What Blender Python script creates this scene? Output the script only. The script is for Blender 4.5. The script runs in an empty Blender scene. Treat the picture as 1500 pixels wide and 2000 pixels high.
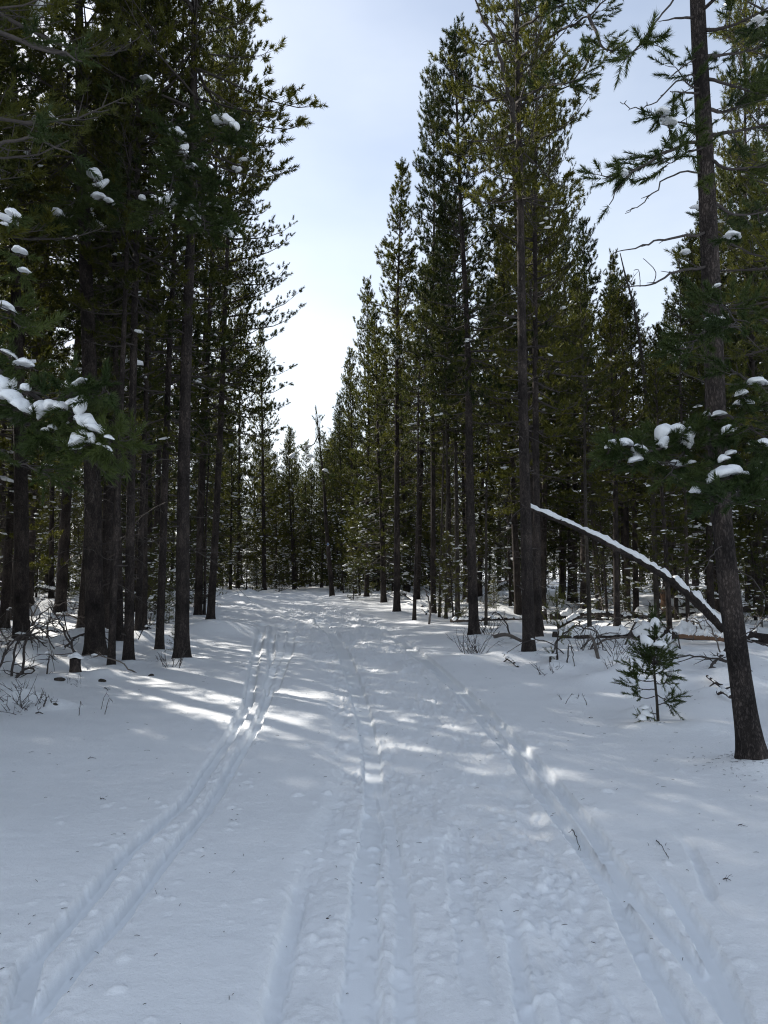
import bpy, math, random
import numpy as np
from mathutils import Vector, Matrix

# ------------------------------------------------------------------ camera, sky, sun, exposure
S = bpy.context.scene
COL = S.collection
CAM_H, F_PX, CX, CY = 1.6, 1440.0, 750.0, 1000.0
PITCH = math.atan(100.0 / 1440.0)
cam_d = bpy.data.cameras.new('camera')
cam_d.sensor_fit = 'HORIZONTAL'
cam_d.sensor_width = 26.0
cam_d.lens = 26.0 * F_PX / 1500.0
cam_d.clip_start = 0.05
cam_d.clip_end = 2000.0
cam = bpy.data.objects.new('camera', cam_d)
cam.location = (0, 0, CAM_H)
cam.rotation_euler = (math.pi / 2 + PITCH, 0, 0)
COL.objects.link(cam)
S.camera = cam

SUN_AZ = math.radians(-46)      # left of the view direction (+Y)
SUN_EL = math.radians(31)
world = bpy.data.worlds.new('World')
S.world = world
world.use_nodes = True
wn, wl = world.node_tree.nodes, world.node_tree.links
wn.clear()
sky_n = wn.new('ShaderNodeTexSky')
sky_n.sky_type = 'NISHITA'
sky_n.sun_disc = False
sky_n.sun_elevation = SUN_EL
sky_n.sun_rotation = SUN_AZ
sky_n.altitude = 1300
sky_n.air_density = 1.0
sky_n.dust_density = 3.0
sky_n.ozone_density = 1.3
# thin high cloud veil: pulls the whole sky towards a pale white, unevenly
tc = wn.new('ShaderNodeTexCoord')
mp = wn.new('ShaderNodeMapping'); mp.inputs['Scale'].default_value = (1.2, 1.2, 3.0)
nz = wn.new('ShaderNodeTexNoise'); nz.inputs['Scale'].default_value = 1.6; nz.inputs['Detail'].default_value = 5
rmp = wn.new('ShaderNodeMapRange')
rmp.inputs['From Min'].default_value = 0.3; rmp.inputs['From Max'].default_value = 0.75
rmp.inputs['To Min'].default_value = 0.10; rmp.inputs['To Max'].default_value = 0.46
mixc = wn.new('ShaderNodeMix'); mixc.data_type = 'RGBA'
mixc.inputs['B'].default_value = (6.2, 6.6, 6.95, 1)
bg = wn.new('ShaderNodeBackground'); bg.inputs['Strength'].default_value = 0.13
wo = wn.new('ShaderNodeOutputWorld')
wl.new(tc.outputs['Generated'], mp.inputs['Vector']); wl.new(mp.outputs['Vector'], nz.inputs['Vector'])
sx = wn.new('ShaderNodeSeparateXYZ'); wl.new(tc.outputs['Generated'], sx.inputs[0])
vr = wn.new('ShaderNodeMapRange'); vr.interpolation_type = 'SMOOTHSTEP'
vr.inputs['From Min'].default_value = 0.0; vr.inputs['From Max'].default_value = 0.75
vr.inputs['To Min'].default_value = 0.55; vr.inputs['To Max'].default_value = 0.0
wl.new(sx.outputs['Z'], vr.inputs['Value'])
vs = wn.new('ShaderNodeMath'); vs.operation = 'ADD'; vs.use_clamp = True
wl.new(nz.outputs['Fac'], rmp.inputs['Value']); wl.new(rmp.outputs['Result'], vs.inputs[0]); wl.new(vr.outputs['Result'], vs.inputs[1])
wl.new(vs.outputs[0], mixc.inputs['Factor'])
wl.new(sky_n.outputs['Color'], mixc.inputs['A'])
wl.new(mixc.outputs['Result'], bg.inputs['Color']); wl.new(bg.outputs['Background'], wo.inputs['Surface'])

sun_d = bpy.data.lights.new('sun', 'SUN')
sun_d.energy = 5.0
sun_d.angle = math.radians(0.53)
sun_d.color = (1.0, 0.95, 0.87)
sun = bpy.data.objects.new('sun', sun_d)
to_sun = Vector((math.sin(SUN_AZ) * math.cos(SUN_EL), math.cos(SUN_AZ) * math.cos(SUN_EL), math.sin(SUN_EL)))
sun.rotation_euler = to_sun.to_track_quat('Z', 'Y').to_euler()
sun.location = (-20, 20, 30)
COL.objects.link(sun)

S.view_settings.view_transform = 'Standard'
S.view_settings.look = 'None'
S.view_settings.gamma = 1.0
S.view_settings.use_curve_mapping = False
S.view_settings.exposure = 0.55
S.render.engine = 'CYCLES'
S.cycles.use_denoising = True
S.cycles.denoising_prefilter = 'NONE'
S.cycles.filter_width = 1.15
S.cycles.max_bounces = 6
S.cycles.diffuse_bounces = 3
S.cycles.transmission_bounces = 3
S.cycles.glossy_bounces = 2

# ------------------------------------------------------------------ geometry helpers
_fw = np.array([0, math.cos(PITCH), math.sin(PITCH)])
_up = np.array([0, -math.sin(PITCH), math.cos(PITCH)])


def ray(px, py):
    return np.array([1.0, 0, 0]) * (px - CX) / F_PX + _fw + _up * (CY - py) / F_PX


def G(px, py):                  # where the line of sight through a point of the photo meets level ground
    d = ray(px, py)
    t = -CAM_H / d[2]
    return np.array([d[0] * t, d[1] * t, 0.0])


def P(px, py, Y):               # the point on that line at distance Y
    d = ray(px, py)
    t = Y / d[1]
    return np.array([d[0] * t, Y, CAM_H + d[2] * t])


def pix(p):
    d = np.array(p, float) - np.array([0, 0, CAM_H])
    f = d @ _fw
    return CX + F_PX * d[0] / f, CY - F_PX * (d @ _up) / f


def mk_mesh(name, V, F, mat=None, smooth=False):
    V = np.ascontiguousarray(V, dtype=np.float32).reshape(-1, 3)
    F = np.ascontiguousarray(F, dtype=np.int32)
    k = F.shape[1]
    n = F.shape[0]
    me = bpy.data.meshes.new(name)
    me.vertices.add(len(V)); me.vertices.foreach_set('co', V.ravel())
    me.loops.add(n * k); me.loops.foreach_set('vertex_index', F.ravel())
    me.polygons.add(n)
    me.polygons.foreach_set('loop_start', np.arange(0, n * k, k, dtype=np.int32))
    me.polygons.foreach_set('loop_total', np.full(n, k, dtype=np.int32))
    if smooth:
        me.polygons.foreach_set('use_smooth', np.ones(n, dtype=bool))
    me.update(calc_edges=True)
    if mat is not None:
        me.materials.append(mat)
    return me


def obj(name, me, parent=None, loc=None):
    o = bpy.data.objects.new(name, me)
    COL.objects.link(o)
    if parent is not None:
        o.parent = parent
    if loc is not None:
        o.location = loc
    return o


def tag(o, label=None, cat=None, group=None, kind=None):
    if label: o['label'] = label
    if cat: o['category'] = cat
    if group: o['group'] = group
    if kind: o['kind'] = kind
    return o


def empty(name, loc=(0, 0, 0)):
    o = bpy.data.objects.new(name, None)
    o.empty_display_size = 0.2
    o.location = loc
    COL.objects.link(o)
    return o


class Acc:                      # collects pieces of geometry of one part
    def __init__(self):
        self.v, self.f, self.n = [], [], 0

    def add(self, V, F):
        self.v.append(np.asarray(V, float)); self.f.append(np.asarray(F, int) + self.n); self.n += len(V)

    def mesh(self, name, mat, smooth=False):
        return mk_mesh(name, np.concatenate(self.v), np.concatenate(self.f), mat, smooth)


def unit(v):
    v = np.asarray(v, float)
    return v / (np.linalg.norm(v, axis=-1, keepdims=True) + 1e-12)


_tube_f = {}


def tube(pts, rad, sides=5, cap=True):
    pts = np.asarray(pts, float); n = len(pts)
    rad = np.broadcast_to(np.asarray(rad, float), (n,))
    T = unit(np.gradient(pts, axis=0))
    m = unit(pts[-1] - pts[0])
    ref = np.array([1.0, 0, 0]) if abs(m[0]) < 0.7 else np.array([0, 1.0, 0])
    A = unit(np.cross(T, ref)); B = np.cross(T, A)
    th = np.arange(sides) * 2 * math.pi / sides
    V = pts[:, None, :] + rad[:, None, None] * (A[:, None, :] * np.cos(th)[None, :, None] + B[:, None, :] * np.sin(th)[None, :, None])
    V = V.reshape(-1, 3)
    key = (n, sides)
    if key not in _tube_f:
        i, j = np.meshgrid(np.arange(n - 1), np.arange(sides), indexing='ij')
        a = i * sides + j; b = i * sides + (j + 1) % sides
        _tube_f[key] = np.stack([a, b, b + sides, a + sides], -1).reshape(-1, 4)
    F = _tube_f[key]
    if cap:
        c = len(V)
        V = np.vstack([V, pts[-1] + T[-1] * rad[-1] * 0.5, pts[0] - T[0] * rad[0] * 0.2])
        o = (n - 1) * sides
        extra = []
        for j in range(0, sides - 1, 2):
            extra.append([o + j, o + (j + 1) % sides, o + (j + 2) % sides, c])
            extra.append([(j + 2) % sides, (j + 1) % sides, j, c + 1])
        F = np.vstack([F, np.array(extra)])
    return V, F


def curve_pts(ctrl, n):          # smooth polyline through control points
    ctrl = np.asarray(ctrl, float); m = len(ctrl)
    t = np.linspace(0, m - 1, n)
    out = np.zeros((n, ctrl.shape[1]))
    for q in range(n):
        i = min(int(t[q]), m - 2); u = t[q] - i
        p0 = ctrl[max(i - 1, 0)]; p1 = ctrl[i]; p2 = ctrl[i + 1]; p3 = ctrl[min(i + 2, m - 1)]
        out[q] = 0.5 * ((2 * p1) + (-p0 + p2) * u + (2 * p0 - 5 * p1 + 4 * p2 - p3) * u * u + (-p0 + 3 * p1 - 3 * p2 + p3) * u ** 3)
    return out


def _hash(ix, iy, seed):
    h = (ix * 374761393 + iy * 668265263 + seed * 1442695041) & 0xFFFFFFFF
    h = ((h ^ (h >> 13)) * 1274126177) & 0xFFFFFFFF
    return ((h ^ (h >> 16)) & 0xFFFF) / 65535.0


def vnoise(x, y, seed=0):
    x = np.asarray(x, float); y = np.asarray(y, float)
    ix = np.floor(x).astype(np.int64); iy = np.floor(y).astype(np.int64)
    fx = x - ix; fy = y - iy
    fx = fx * fx * fx * (fx * (fx * 6 - 15) + 10); fy = fy * fy * fy * (fy * (fy * 6 - 15) + 10)
    a = _hash(ix, iy, seed); b = _hash(ix + 1, iy, seed); c = _hash(ix, iy + 1, seed); d = _hash(ix + 1, iy + 1, seed)
    return (a * (1 - fx) + b * fx) * (1 - fy) + (c * (1 - fx) + d * fx) * fy * 1.0 - 0.5


def fbm(x, y, seed=0, octv=4, gain=0.5):
    s = 0; a = 1.0; t = 0
    for o in range(octv):
        s = s + a * vnoise(x * 2 ** o + 17.3 * o, y * 2 ** o - 9.1 * o, seed + o); t += a; a *= gain
    return s / t * 2      # about -1..1


def sstep(a, b, x):
    t = np.clip((x - a) / (b - a), 0, 1)
    return t * t * (3 - 2 * t)


# ------------------------------------------------------------------ materials
def new_mat(name):
    m = bpy.data.materials.new(name); m.use_nodes = True
    nt = m.node_tree; nt.nodes.clear()
    out = nt.nodes.new('ShaderNodeOutputMaterial')
    return m, nt, nt.nodes, nt.links, out


def mat_snow(name, near=True):
    m, nt, N, L, out = new_mat(name)
    b = N.new('ShaderNodeBsdfPrincipled')
    b.inputs['Roughness'].default_value = 0.55
    b.inputs['Specular IOR Level'].default_value = 0.25
    tc = N.new('ShaderNodeTexCoord')
    n1 = N.new('ShaderNodeTexNoise'); n1.inputs['Scale'].default_value = 2.2; n1.inputs['Detail'].default_value = 6
    cr = N.new('ShaderNodeValToRGB')
    cr.color_ramp.elements[0].position = 0.3; cr.color_ramp.elements[0].color = (0.855, 0.872, 0.885, 1)
    cr.color_ramp.elements[1].position = 0.7; cr.color_ramp.elements[1].color = (0.905, 0.917, 0.925, 1)
    L.new(tc.outputs['Object'], n1.inputs['Vector']); L.new(n1.outputs['Fac'], cr.inputs['Fac'])
    base_out = cr.outputs['Color']
    L.new(base_out, b.inputs['Base Color'])
    n2 = N.new('ShaderNodeTexNoise'); n2.inputs['Scale'].default_value = 38 if near else 24; n2.inputs['Detail'].default_value = 5
    n2.inputs['Roughness'].default_value = 0.7
    n3 = N.new('ShaderNodeTexNoise'); n3.inputs['Scale'].default_value = 220; n3.inputs['Detail'].default_value = 2
    L.new(tc.outputs['Object'], n2.inputs['Vector']); L.new(tc.outputs['Object'], n3.inputs['Vector'])
    b1 = N.new('ShaderNodeBump'); b1.inputs['Strength'].default_value = 0.35; b1.inputs['Distance'].default_value = 0.02
    b2 = N.new('ShaderNodeBump'); b2.inputs['Strength'].default_value = 0.3; b2.inputs['Distance'].default_value = 0.004
    L.new(n2.outputs['Fac'], b1.inputs['Height']); L.new(n3.outputs['Fac'], b2.inputs['Height'])
    L.new(b1.outputs['Normal'], b2.inputs['Normal']); L.new(b2.outputs['Normal'], b.inputs['Normal'])
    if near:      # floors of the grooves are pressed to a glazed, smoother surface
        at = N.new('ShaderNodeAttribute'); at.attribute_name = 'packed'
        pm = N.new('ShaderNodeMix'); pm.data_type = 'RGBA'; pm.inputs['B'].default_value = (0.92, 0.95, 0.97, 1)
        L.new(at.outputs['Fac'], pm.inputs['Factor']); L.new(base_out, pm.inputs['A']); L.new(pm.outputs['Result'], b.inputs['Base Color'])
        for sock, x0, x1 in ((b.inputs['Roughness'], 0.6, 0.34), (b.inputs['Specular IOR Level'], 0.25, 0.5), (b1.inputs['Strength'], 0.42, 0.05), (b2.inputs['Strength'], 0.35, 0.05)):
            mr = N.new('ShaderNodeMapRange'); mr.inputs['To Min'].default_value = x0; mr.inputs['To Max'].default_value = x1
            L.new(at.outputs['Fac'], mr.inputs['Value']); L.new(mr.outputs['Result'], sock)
    L.new(b.outputs['BSDF'], out.inputs['Surface'])
    return m


def mat_bark(name, c0, c1, c2, scale=1.0):
    m, nt, N, L, out = new_mat(name)
    b = N.new('ShaderNodeBsdfPrincipled'); b.inputs['Roughness'].default_value = 0.9
    b.inputs['Specular IOR Level'].default_value = 0.15
    tc = N.new('ShaderNodeTexCoord')
    mp = N.new('ShaderNodeMapping'); mp.inputs['Scale'].default_value = (1, 1, 0.33)
    vo = N.new('ShaderNodeTexVoronoi'); vo.inputs['Scale'].default_value = 48 * scale; vo.feature = 'DISTANCE_TO_EDGE'
    nz = N.new('ShaderNodeTexNoise'); nz.inputs['Scale'].default_value = 9 * scale; nz.inputs['Detail'].default_value = 8
    nz.inputs['Roughness'].default_value = 0.7
    big = N.new('ShaderNodeTexNoise'); big.inputs['Scale'].default_value = 1.7; big.inputs['Detail'].default_value = 3
    L.new(tc.outputs['Object'], mp.inputs['Vector'])
    add = N.new('ShaderNodeVectorMath'); add.operation = 'ADD'
    sc = N.new('ShaderNodeVectorMath'); sc.operation = 'SCALE'; sc.inputs['Scale'].default_value = 0.14
    L.new(mp.outputs['Vector'], nz.inputs['Vector']); L.new(nz.outputs['Color'], sc.inputs[0])
    L.new(mp.outputs['Vector'], add.inputs[0]); L.new(sc.outputs['Vector'], add.inputs[1])
    L.new(add.outputs['Vector'], vo.inputs['Vector']); L.new(tc.outputs['Object'], big.inputs['Vector'])
    ed = N.new('ShaderNodeMapRange'); ed.inputs['From Max'].default_value = 0.22; ed.inputs['To Min'].default_value = 0.3
    L.new(vo.outputs['Distance'], ed.inputs['Value'])
    cr = N.new('ShaderNodeValToRGB')
    e = cr.color_ramp.elements
    e[0].position = 0.36; e[0].color = (*c0, 1); e[1].position = 0.66; e[1].color = (*c2, 1)
    k = e.new(0.5); k.color = (*c1, 1)
    av = N.new('ShaderNodeMath'); av.operation = 'MULTIPLY_ADD'
    av.inputs[1].default_value = 0.5
    L.new(nz.outputs['Fac'], av.inputs[0])
    h2 = N.new('ShaderNodeMath'); h2.operation = 'MULTIPLY'; h2.inputs[1].default_value = 0.5
    L.new(big.outputs['Fac'], h2.inputs[0]); L.new(h2.outputs[0], av.inputs[2])
    L.new(av.outputs[0], cr.inputs['Fac'])
    mul = N.new('ShaderNodeMix'); mul.data_type = 'RGBA'; mul.blend_type = 'MULTIPLY'
    mul.inputs['Factor'].default_value = 0.75
    L.new(cr.outputs['Color'], mul.inputs['A']); L.new(ed.outputs['Result'], mul.inputs['B'])
    L.new(mul.outputs['Result'], b.inputs['Base Color'])
    hs = N.new('ShaderNodeMath'); hs.operation = 'MULTIPLY_ADD'; hs.inputs[1].default_value = 0.6
    L.new(ed.outputs['Result'], hs.inputs[0]); L.new(nz.outputs['Fac'], hs.inputs[2])
    bp = N.new('ShaderNodeBump'); bp.inputs['Strength'].default_value = 0.9; bp.inputs['Distance'].default_value = 0.02
    L.new(hs.outputs[0], bp.inputs['Height']); L.new(bp.outputs['Normal'], b.inputs['Normal'])
    L.new(b.outputs['BSDF'], out.inputs['Surface'])
    return m


def mat_needles(name, a, bcol, trans=0.35):
    m, nt, N, L, out = new_mat(name)
    tc = N.new('ShaderNodeTexCoord'); oi = N.new('ShaderNodeObjectInfo')
    nz = N.new('ShaderNodeTexNoise'); nz.inputs['Scale'].default_value = 2.4; nz.inputs['Detail'].default_value = 4
    L.new(tc.outputs['Object'], nz.inputs['Vector'])
    ad = N.new('ShaderNodeMath'); ad.operation = 'MULTIPLY_ADD'; ad.inputs[1].default_value = 0.3; ad.inputs[2].default_value = -0.15
    L.new(oi.outputs['Random'], ad.inputs[0])
    s = N.new('ShaderNodeMath'); s.operation = 'ADD'
    L.new(ad.outputs[0], s.inputs[0]); L.new(nz.outputs['Fac'], s.inputs[1])
    cr = N.new('ShaderNodeValToRGB')
    cr.color_ramp.elements[0].position = 0.3; cr.color_ramp.elements[0].color = (*a, 1)
    cr.color_ramp.elements[1].position = 0.72; cr.color_ramp.elements[1].color = (*bcol, 1)
    L.new(s.outputs[0], cr.inputs['Fac'])
    d = N.new('ShaderNodeBsdfPrincipled'); d.inputs['Roughness'].default_value = 0.5
    d.inputs['Specular IOR Level'].default_value = 0.3
    t = N.new('ShaderNodeBsdfTranslucent')
    mx = N.new('ShaderNodeMixShader'); mx.inputs['Fac'].default_value = trans
    L.new(cr.outputs['Color'], d.inputs['Base Color']); L.new(cr.outputs['Color'], t.inputs['Color'])
    L.new(d.outputs['BSDF'], mx.inputs[1]); L.new(t.outputs['BSDF'], mx.inputs[2])
    L.new(mx.outputs['Shader'], out.inputs['Surface'])
    return m


def mat_plain(name, col, rough=0.7, noise=0.0):
    m, nt, N, L, out = new_mat(name)
    b = N.new('ShaderNodeBsdfPrincipled'); b.inputs['Roughness'].default_value = rough
    tc = N.new('ShaderNodeTexCoord')
    nz = N.new('ShaderNodeTexNoise'); nz.inputs['Scale'].default_value = 14; nz.inputs['Detail'].default_value = 5
    cr = N.new('ShaderNodeValToRGB')
    cr.color_ramp.elements[0].color = (*[c * (1 - noise) for c in col], 1)
    cr.color_ramp.elements[1].color = (*[min(1, c * (1 + noise)) for c in col], 1)
    L.new(tc.outputs['Object'], nz.inputs['Vector']); L.new(nz.outputs['Fac'], cr.inputs['Fac'])
    L.new(cr.outputs['Color'], b.inputs['Base Color'])
    L.new(b.outputs['BSDF'], out.inputs['Surface'])
    return m


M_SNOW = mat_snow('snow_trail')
M_CLUMP = mat_snow('snow_clump', False)
M_BARK = mat_bark('bark_pine', (0.026, 0.022, 0.021), (0.064, 0.053, 0.049), (0.165, 0.132, 0.115))
M_BARKG = mat_bark('bark_grey', (0.05, 0.043, 0.037), (0.10, 0.088, 0.076), (0.18, 0.16, 0.138), 1.3)
M_BRANCH = mat_plain('branch_wood', (0.055, 0.046, 0.042), 0.9, 0.5)
M_DEAD = mat_plain('dead_wood', (0.11, 0.095, 0.085), 0.9, 0.5)
M_NEEDLE = mat_needles('needles', (0.027, 0.042, 0.011), (0.125, 0.125, 0.020), 0.5)
M_NEEDLE_FRESH = mat_needles('needles_fresh', (0.034, 0.056, 0.017), (0.085, 0.110, 0.028), 0.4)
M_BLUE = mat_plain('blue_enamel', (0.02, 0.13, 0.42), 0.4, 0.1)
M_WHITE = mat_plain('white_enamel', (0.75, 0.77, 0.8), 0.4, 0.05)
M_RUST = mat_plain('reddish_wood', (0.20, 0.115, 0.07), 0.9, 0.4)

# ------------------------------------------------------------------ the ground: one sheet of snow with the tracks pressed into it
rng = np.random.default_rng(7)


def track(pxs):
    w = np.array([G(*p)[:2] for p in pxs]); w = w[np.argsort(w[:, 1])]
    return w


TRK = [  # photo points along each groove, half width of its floor, depth
    ([(18, 2040), (60, 1880), (115, 1825), (245, 1665), (360, 1560), (445, 1440), (485, 1370), (490, 1335), (503, 1262), (514, 1214)], 0.034, 0.072),
    ([(40, 2020), (85, 1965), (165, 1870), (220, 1810), (330, 1665), (400, 1580), (460, 1480), (500, 1415), (525, 1350), (533, 1300), (528, 1260), (535, 1214)], 0.030, 0.075),
    ([(520, 1340), (548, 1270), (552, 1214)], 0.035, 0.045),
    ([(535, 1345), (565, 1270), (570, 1214)], 0.035, 0.045),
    ([(700, 2040), (705, 1900), (714, 1700), (732, 1560), (725, 1450), (705, 1370), (680, 1290), (655, 1240), (622, 1208)], 0.055, 0.055),
    ([(800, 2040), (790, 1900), (786, 1750), (764, 1600), (745, 1520)], 0.030, 0.035),
    ([(520, 2040), (545, 1900), (575, 1790), (590, 1720)], 0.028, 0.028),
    ([(1365, 2040), (1340, 2000), (1250, 1840), (1200, 1740), (1130, 1640), (1070, 1560), (980, 1445), (885, 1335), (815, 1280), (770, 1240)], 0.036, 0.062),
    ([(1480, 2040), (1450, 2000), (1375, 1895), (1295, 1805), (1230, 1730), (1150, 1610), (1070, 1510), (990, 1425), (900, 1340), (830, 1285), (785, 1245)], 0.033, 0.060),
    ([(1450, 1985), (1405, 1880), (1350, 1790), (1312, 1735)], 0.028, 0.06),
    ([(1045, 2040), (1030, 1980), (1012, 1860), (998, 1780)], 0.024, 0.04),
    ([(930, 1900), (905, 1750), (890, 1640)], 0.05, 0.02),
    ([(1390, 1750), (1345, 1645)], 0.015, 0.02),
]
TRKW = [(track(a), b, c) for a, b, c in TRK]

trees_xy = []            # filled later for little lips of snow round the trunks (positions known in advance)
MOUNDS = []
for _ in range(420):
    side = rng.choice([-1, 1])
    Y = rng.uniform(8, 55)
    X = side * rng.uniform(2.6, 26) + (-0.12 * max(0, Y - 12))
    MOUNDS.append((X, Y, rng.uniform(0.25, 0.9), rng.uniform(0.05, 0.26)))
for (px, py, r, h) in [(60, 1300, .5, .18), (110, 1385, .25, .10), (30, 1370, .3, .14), (155, 1300, .4, .10), (205, 1325, .3, .08),
                       (1120, 1300, .55, .16), (1080, 1310, .3, .1), (1160, 1335, .35, .10), (1110, 1365, .3, .07), (1195, 1300, .5, .14),
                       (1240, 1395, .16, .07), (1265, 1425, .3, .07), (1390, 1370, .3, .12), (1420, 1340, .4, .13), (1460, 1500, .35, .07), (1360, 1425, .3, .06),
                       (980, 1285, .35, .10), (1010, 1265, .4, .12), (910, 1290, .4, .08), (1250, 1300, .6, .14), (1350, 1295, .6, .13)]:
    g = G(px, py); MOUNDS.append((g[0], g[1], r, h))


for (px, py, r, h) in [(186, 1290, .42, .07), (217, 1304, .25, .05), (251, 1296, .3, .06), (233, 1272, .25, .05), (269, 1262, .25, .05), (311, 1277, .3, .06), (355, 1292, .36, .06), (387, 1206, .4, .06), (411, 1211, .4, .06),
                       (926, 1244, .4, .07), (1033, 1283, .4, .07), (1052, 1252, .4, .07), (775, 1199, .5, .06), (649, 1170, .5, .07), (809, 1213, .4, .06), (1152, 1246, .35, .06), (1468, 1503, .26, .05)]:
    g = G(px, py); MOUNDS.append((g[0] + 0.05, g[1] - 0.12, r, h))


def corridor(y):         # left and right edge of the open trail
    yl = np.interp(y, [0, 5, 10, 14, 20, 30, 45], [-2.6, -2.7, -3.0, -3.6, -5.0, -6.4, -9])
    yr = np.interp(y, [0, 5, 8, 12, 16, 22, 30, 38, 45], [2.4, 2.4, 2.2, 2.0, 1.6, 0.4, -1.6, -3.5, -6])
    return yl, yr


def macro(x, y):
    x = np.asarray(x, float); y = np.asarray(y, float)
    l, r = corridor(y)
    out = np.maximum(np.maximum(l - x, x - r), 0)
    w = sstep(0.0, 2.5, out)
    h = 0.05 * fbm(x * 0.35, y * 0.35, 3, 3) + w * (0.16 * fbm(x * 0.5, y * 0.5, 11, 4) + 0.06)
    h = h + 0.10 * sstep(18, 34, y) * 1.0
    for X, Y, R, H in MOUNDS:
        if np.ndim(x) == 0:
            d2 = ((x - X) ** 2 + (y - Y) ** 2) / (R * R)
            if d2 < 4: h = h + H * math.exp(-d2 * 1.6)
    return h


def build_ground():
    def spaced(f, a, b):
        o = [a]
        while o[-1] < b: o.append(o[-1] + f(o[-1]))
        return np.array(o)
    xr = spaced(lambda v: 0.0115 if v < 1.9 else min(0.0115 * (v / 1.9) ** 2.3, 12.0), 0.0, 420)
    xs = np.concatenate([-xr[::-1][:-1], xr])
    y1 = spaced(lambda v: 0.0115 if v < 4.2 else (0.0115 * (v / 4.2) ** 1.95 if v < 40 else min(0.8 + (v - 40) * 0.12, 14)), 2.2, 450)
    y0 = np.arange(-12, 2.2, 0.35)
    ys = np.concatenate([y0, y1])
    X, Y = np.meshgrid(xs, ys)
    Z = macro(X, Y)
    for mx, my, R, H in MOUNDS:
        i0, i1 = np.searchsorted(ys, [my - 2 * R, my + 2 * R]); j0, j1 = np.searchsorted(xs, [mx - 2 * R, mx + 2 * R])
        if i1 > i0 and j1 > j0:
            d2 = ((X[i0:i1, j0:j1] - mx) ** 2 + (Y[i0:i1, j0:j1] - my) ** 2) / (R * R)
            Z[i0:i1, j0:j1] += H * np.exp(-d2 * 1.6)
    near = (ys > 2.1) & (ys < 36)
    sel = np.where(near)[0]; a, b = sel[0], sel[-1] + 1
    ja, jb = np.searchsorted(xs, [-7, 5])
    x = X[a:b, ja:jb]; y = Y[a:b, ja:jb]; z = Z[a:b, ja:jb]
    # packed and churned middle of the trail
    cl = np.interp(y, [2.2, 3, 5.8, 8, 11.5, 20, 30], [-0.48, -0.46, -0.42, -0.50, -1.0, -3.2, -5.2])
    crr = np.interp(y, [2.2, 3, 5.8, 8, 11.5, 20, 30], [1.05, 1.08, 1.16, 1.2, 1.15, 0.0, -2.4])
    crr = np.where(y < 14, np.minimum(crr, np.interp(y, TRKW[7][0][:, 1], TRKW[7][0][:, 0]) - 0.11), crr)
    ragged = 0.10 * fbm(x * 2.2, y * 1.2, 21, 4)
    rough = sstep(-0.06, 0.10, x - cl + ragged) * sstep(-0.06, 0.10, crr - x + ragged)
    z -= 0.028 * rough
    zb = z.copy()
    lum = fbm(x * 6.5, y * 4.0, 31, 5, 0.62)
    rid = np.abs(fbm(x * 4.0, y * 1.3, 41, 4, 0.6))
    pat = sstep(-0.15, 0.35, fbm(x * 1.1, y * 0.7, 51, 2))
    hf = fbm(x * 22, y * 16, 35, 4, 0.6)
    z += rough * (0.010 * lum * (0.4 + 0.7 * pat) + 0.026 * (0.35 - rid) * pat + 0.005 * hf * (0.5 + pat))
    # scalloped ledges left by shoes, poles and sled runners, drawn out along the trail
    led = sstep(0.02, 0.09, fbm(x * 4.2, y * 1.5, 37, 4, 0.6)) + 0.7 * sstep(0.05, 0.11, fbm(x * 7.5, y * 3.0, 38, 4, 0.6)) + 0.6 * sstep(0.0, 0.10, fbm(x * 13, y * 2.0, 39, 3, 0.6))
    z -= rough * 0.0135 * led * (0.5 + 0.6 * pat)
    far_r = sstep(7, 14, y)
    z += rough * far_r * (0.055 * fbm(x * 3.0, y * 2.2, 61, 4, 0.6))
    # trampled belt crossing the trail further on
    belt = sstep(15.5, 17.5, y) * (1 - sstep(25, 29, y)) * sstep(-0.2, 0.5, x - cl + 0.6) * sstep(-0.2, 0.5, crr + 0.3 - x)
    z += belt * 0.10 * fbm(x * 2.6, y * 1.9, 71, 4, 0.6)
    # soft untouched snow with light wind relief
    z += (1 - rough) * (0.006 * fbm(x * 1.7, y * 2.6, 81, 5, 0.6) + 0.003 * fbm(x * 9, y * 14, 91, 3))
    # grooves
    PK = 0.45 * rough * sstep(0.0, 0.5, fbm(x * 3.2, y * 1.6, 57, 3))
    for k, (w, hw0, dep) in enumerate(TRKW):
        ylo, yhi = w[0, 1], w[-1, 1]
        xt = np.interp(y, w[:, 1], w[:, 0])
        slope = np.gradient(np.interp(ys[a:b], w[:, 1], w[:, 0]), ys[a:b])
        cs = 1 / np.sqrt(1 + slope ** 2)
        d = (x - xt) * cs[:, None]
        hw = hw0 * 1.25; nearw = 1 + 0.06 * np.maximum(0, y - 5)         # far off, soft and wide
        env = sstep(ylo - 0.3, ylo + 0.15, y) * (1 - sstep(yhi - 0.4, yhi + 0.4, y))
        env = env * np.clip(1.0 + 0.28 * fbm(x * 0.5, y * 1.1, 100 + k, 2), 0.6, 1.2)
        eL = hw * nearw + (0.024 if k in (4, 5, 6, 10, 11) else 0.012) * fbm(x * 6, y * 8.0, 110 + k, 5, 0.68)
        eR = hw * nearw + (0.024 if k in (4, 5, 6, 10, 11) else 0.012) * fbm(x * 6, y * 8.0, 130 + k, 5, 0.68)
        wall = 0.013 * nearw
        core = np.where(d < 0, 1 - sstep(eL, eL + wall, -d), 1 - sstep(eR, eR + wall, d))
        soft = np.exp(-(d / (hw * 3.2 * nearw)) ** 2)
        ad = np.abs(d)
        berm = np.exp(-((ad - hw * 2.4 * nearw) / (hw * 1.1 * nearw)) ** 2)
        lump = np.clip(0.35 + 1.3 * fbm(x * 15, y * 13, 150 + k, 4, 0.6), 0, 1.6)
        smoothing = core * env
        ce = core * np.clip(env, 0, 1)
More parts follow.
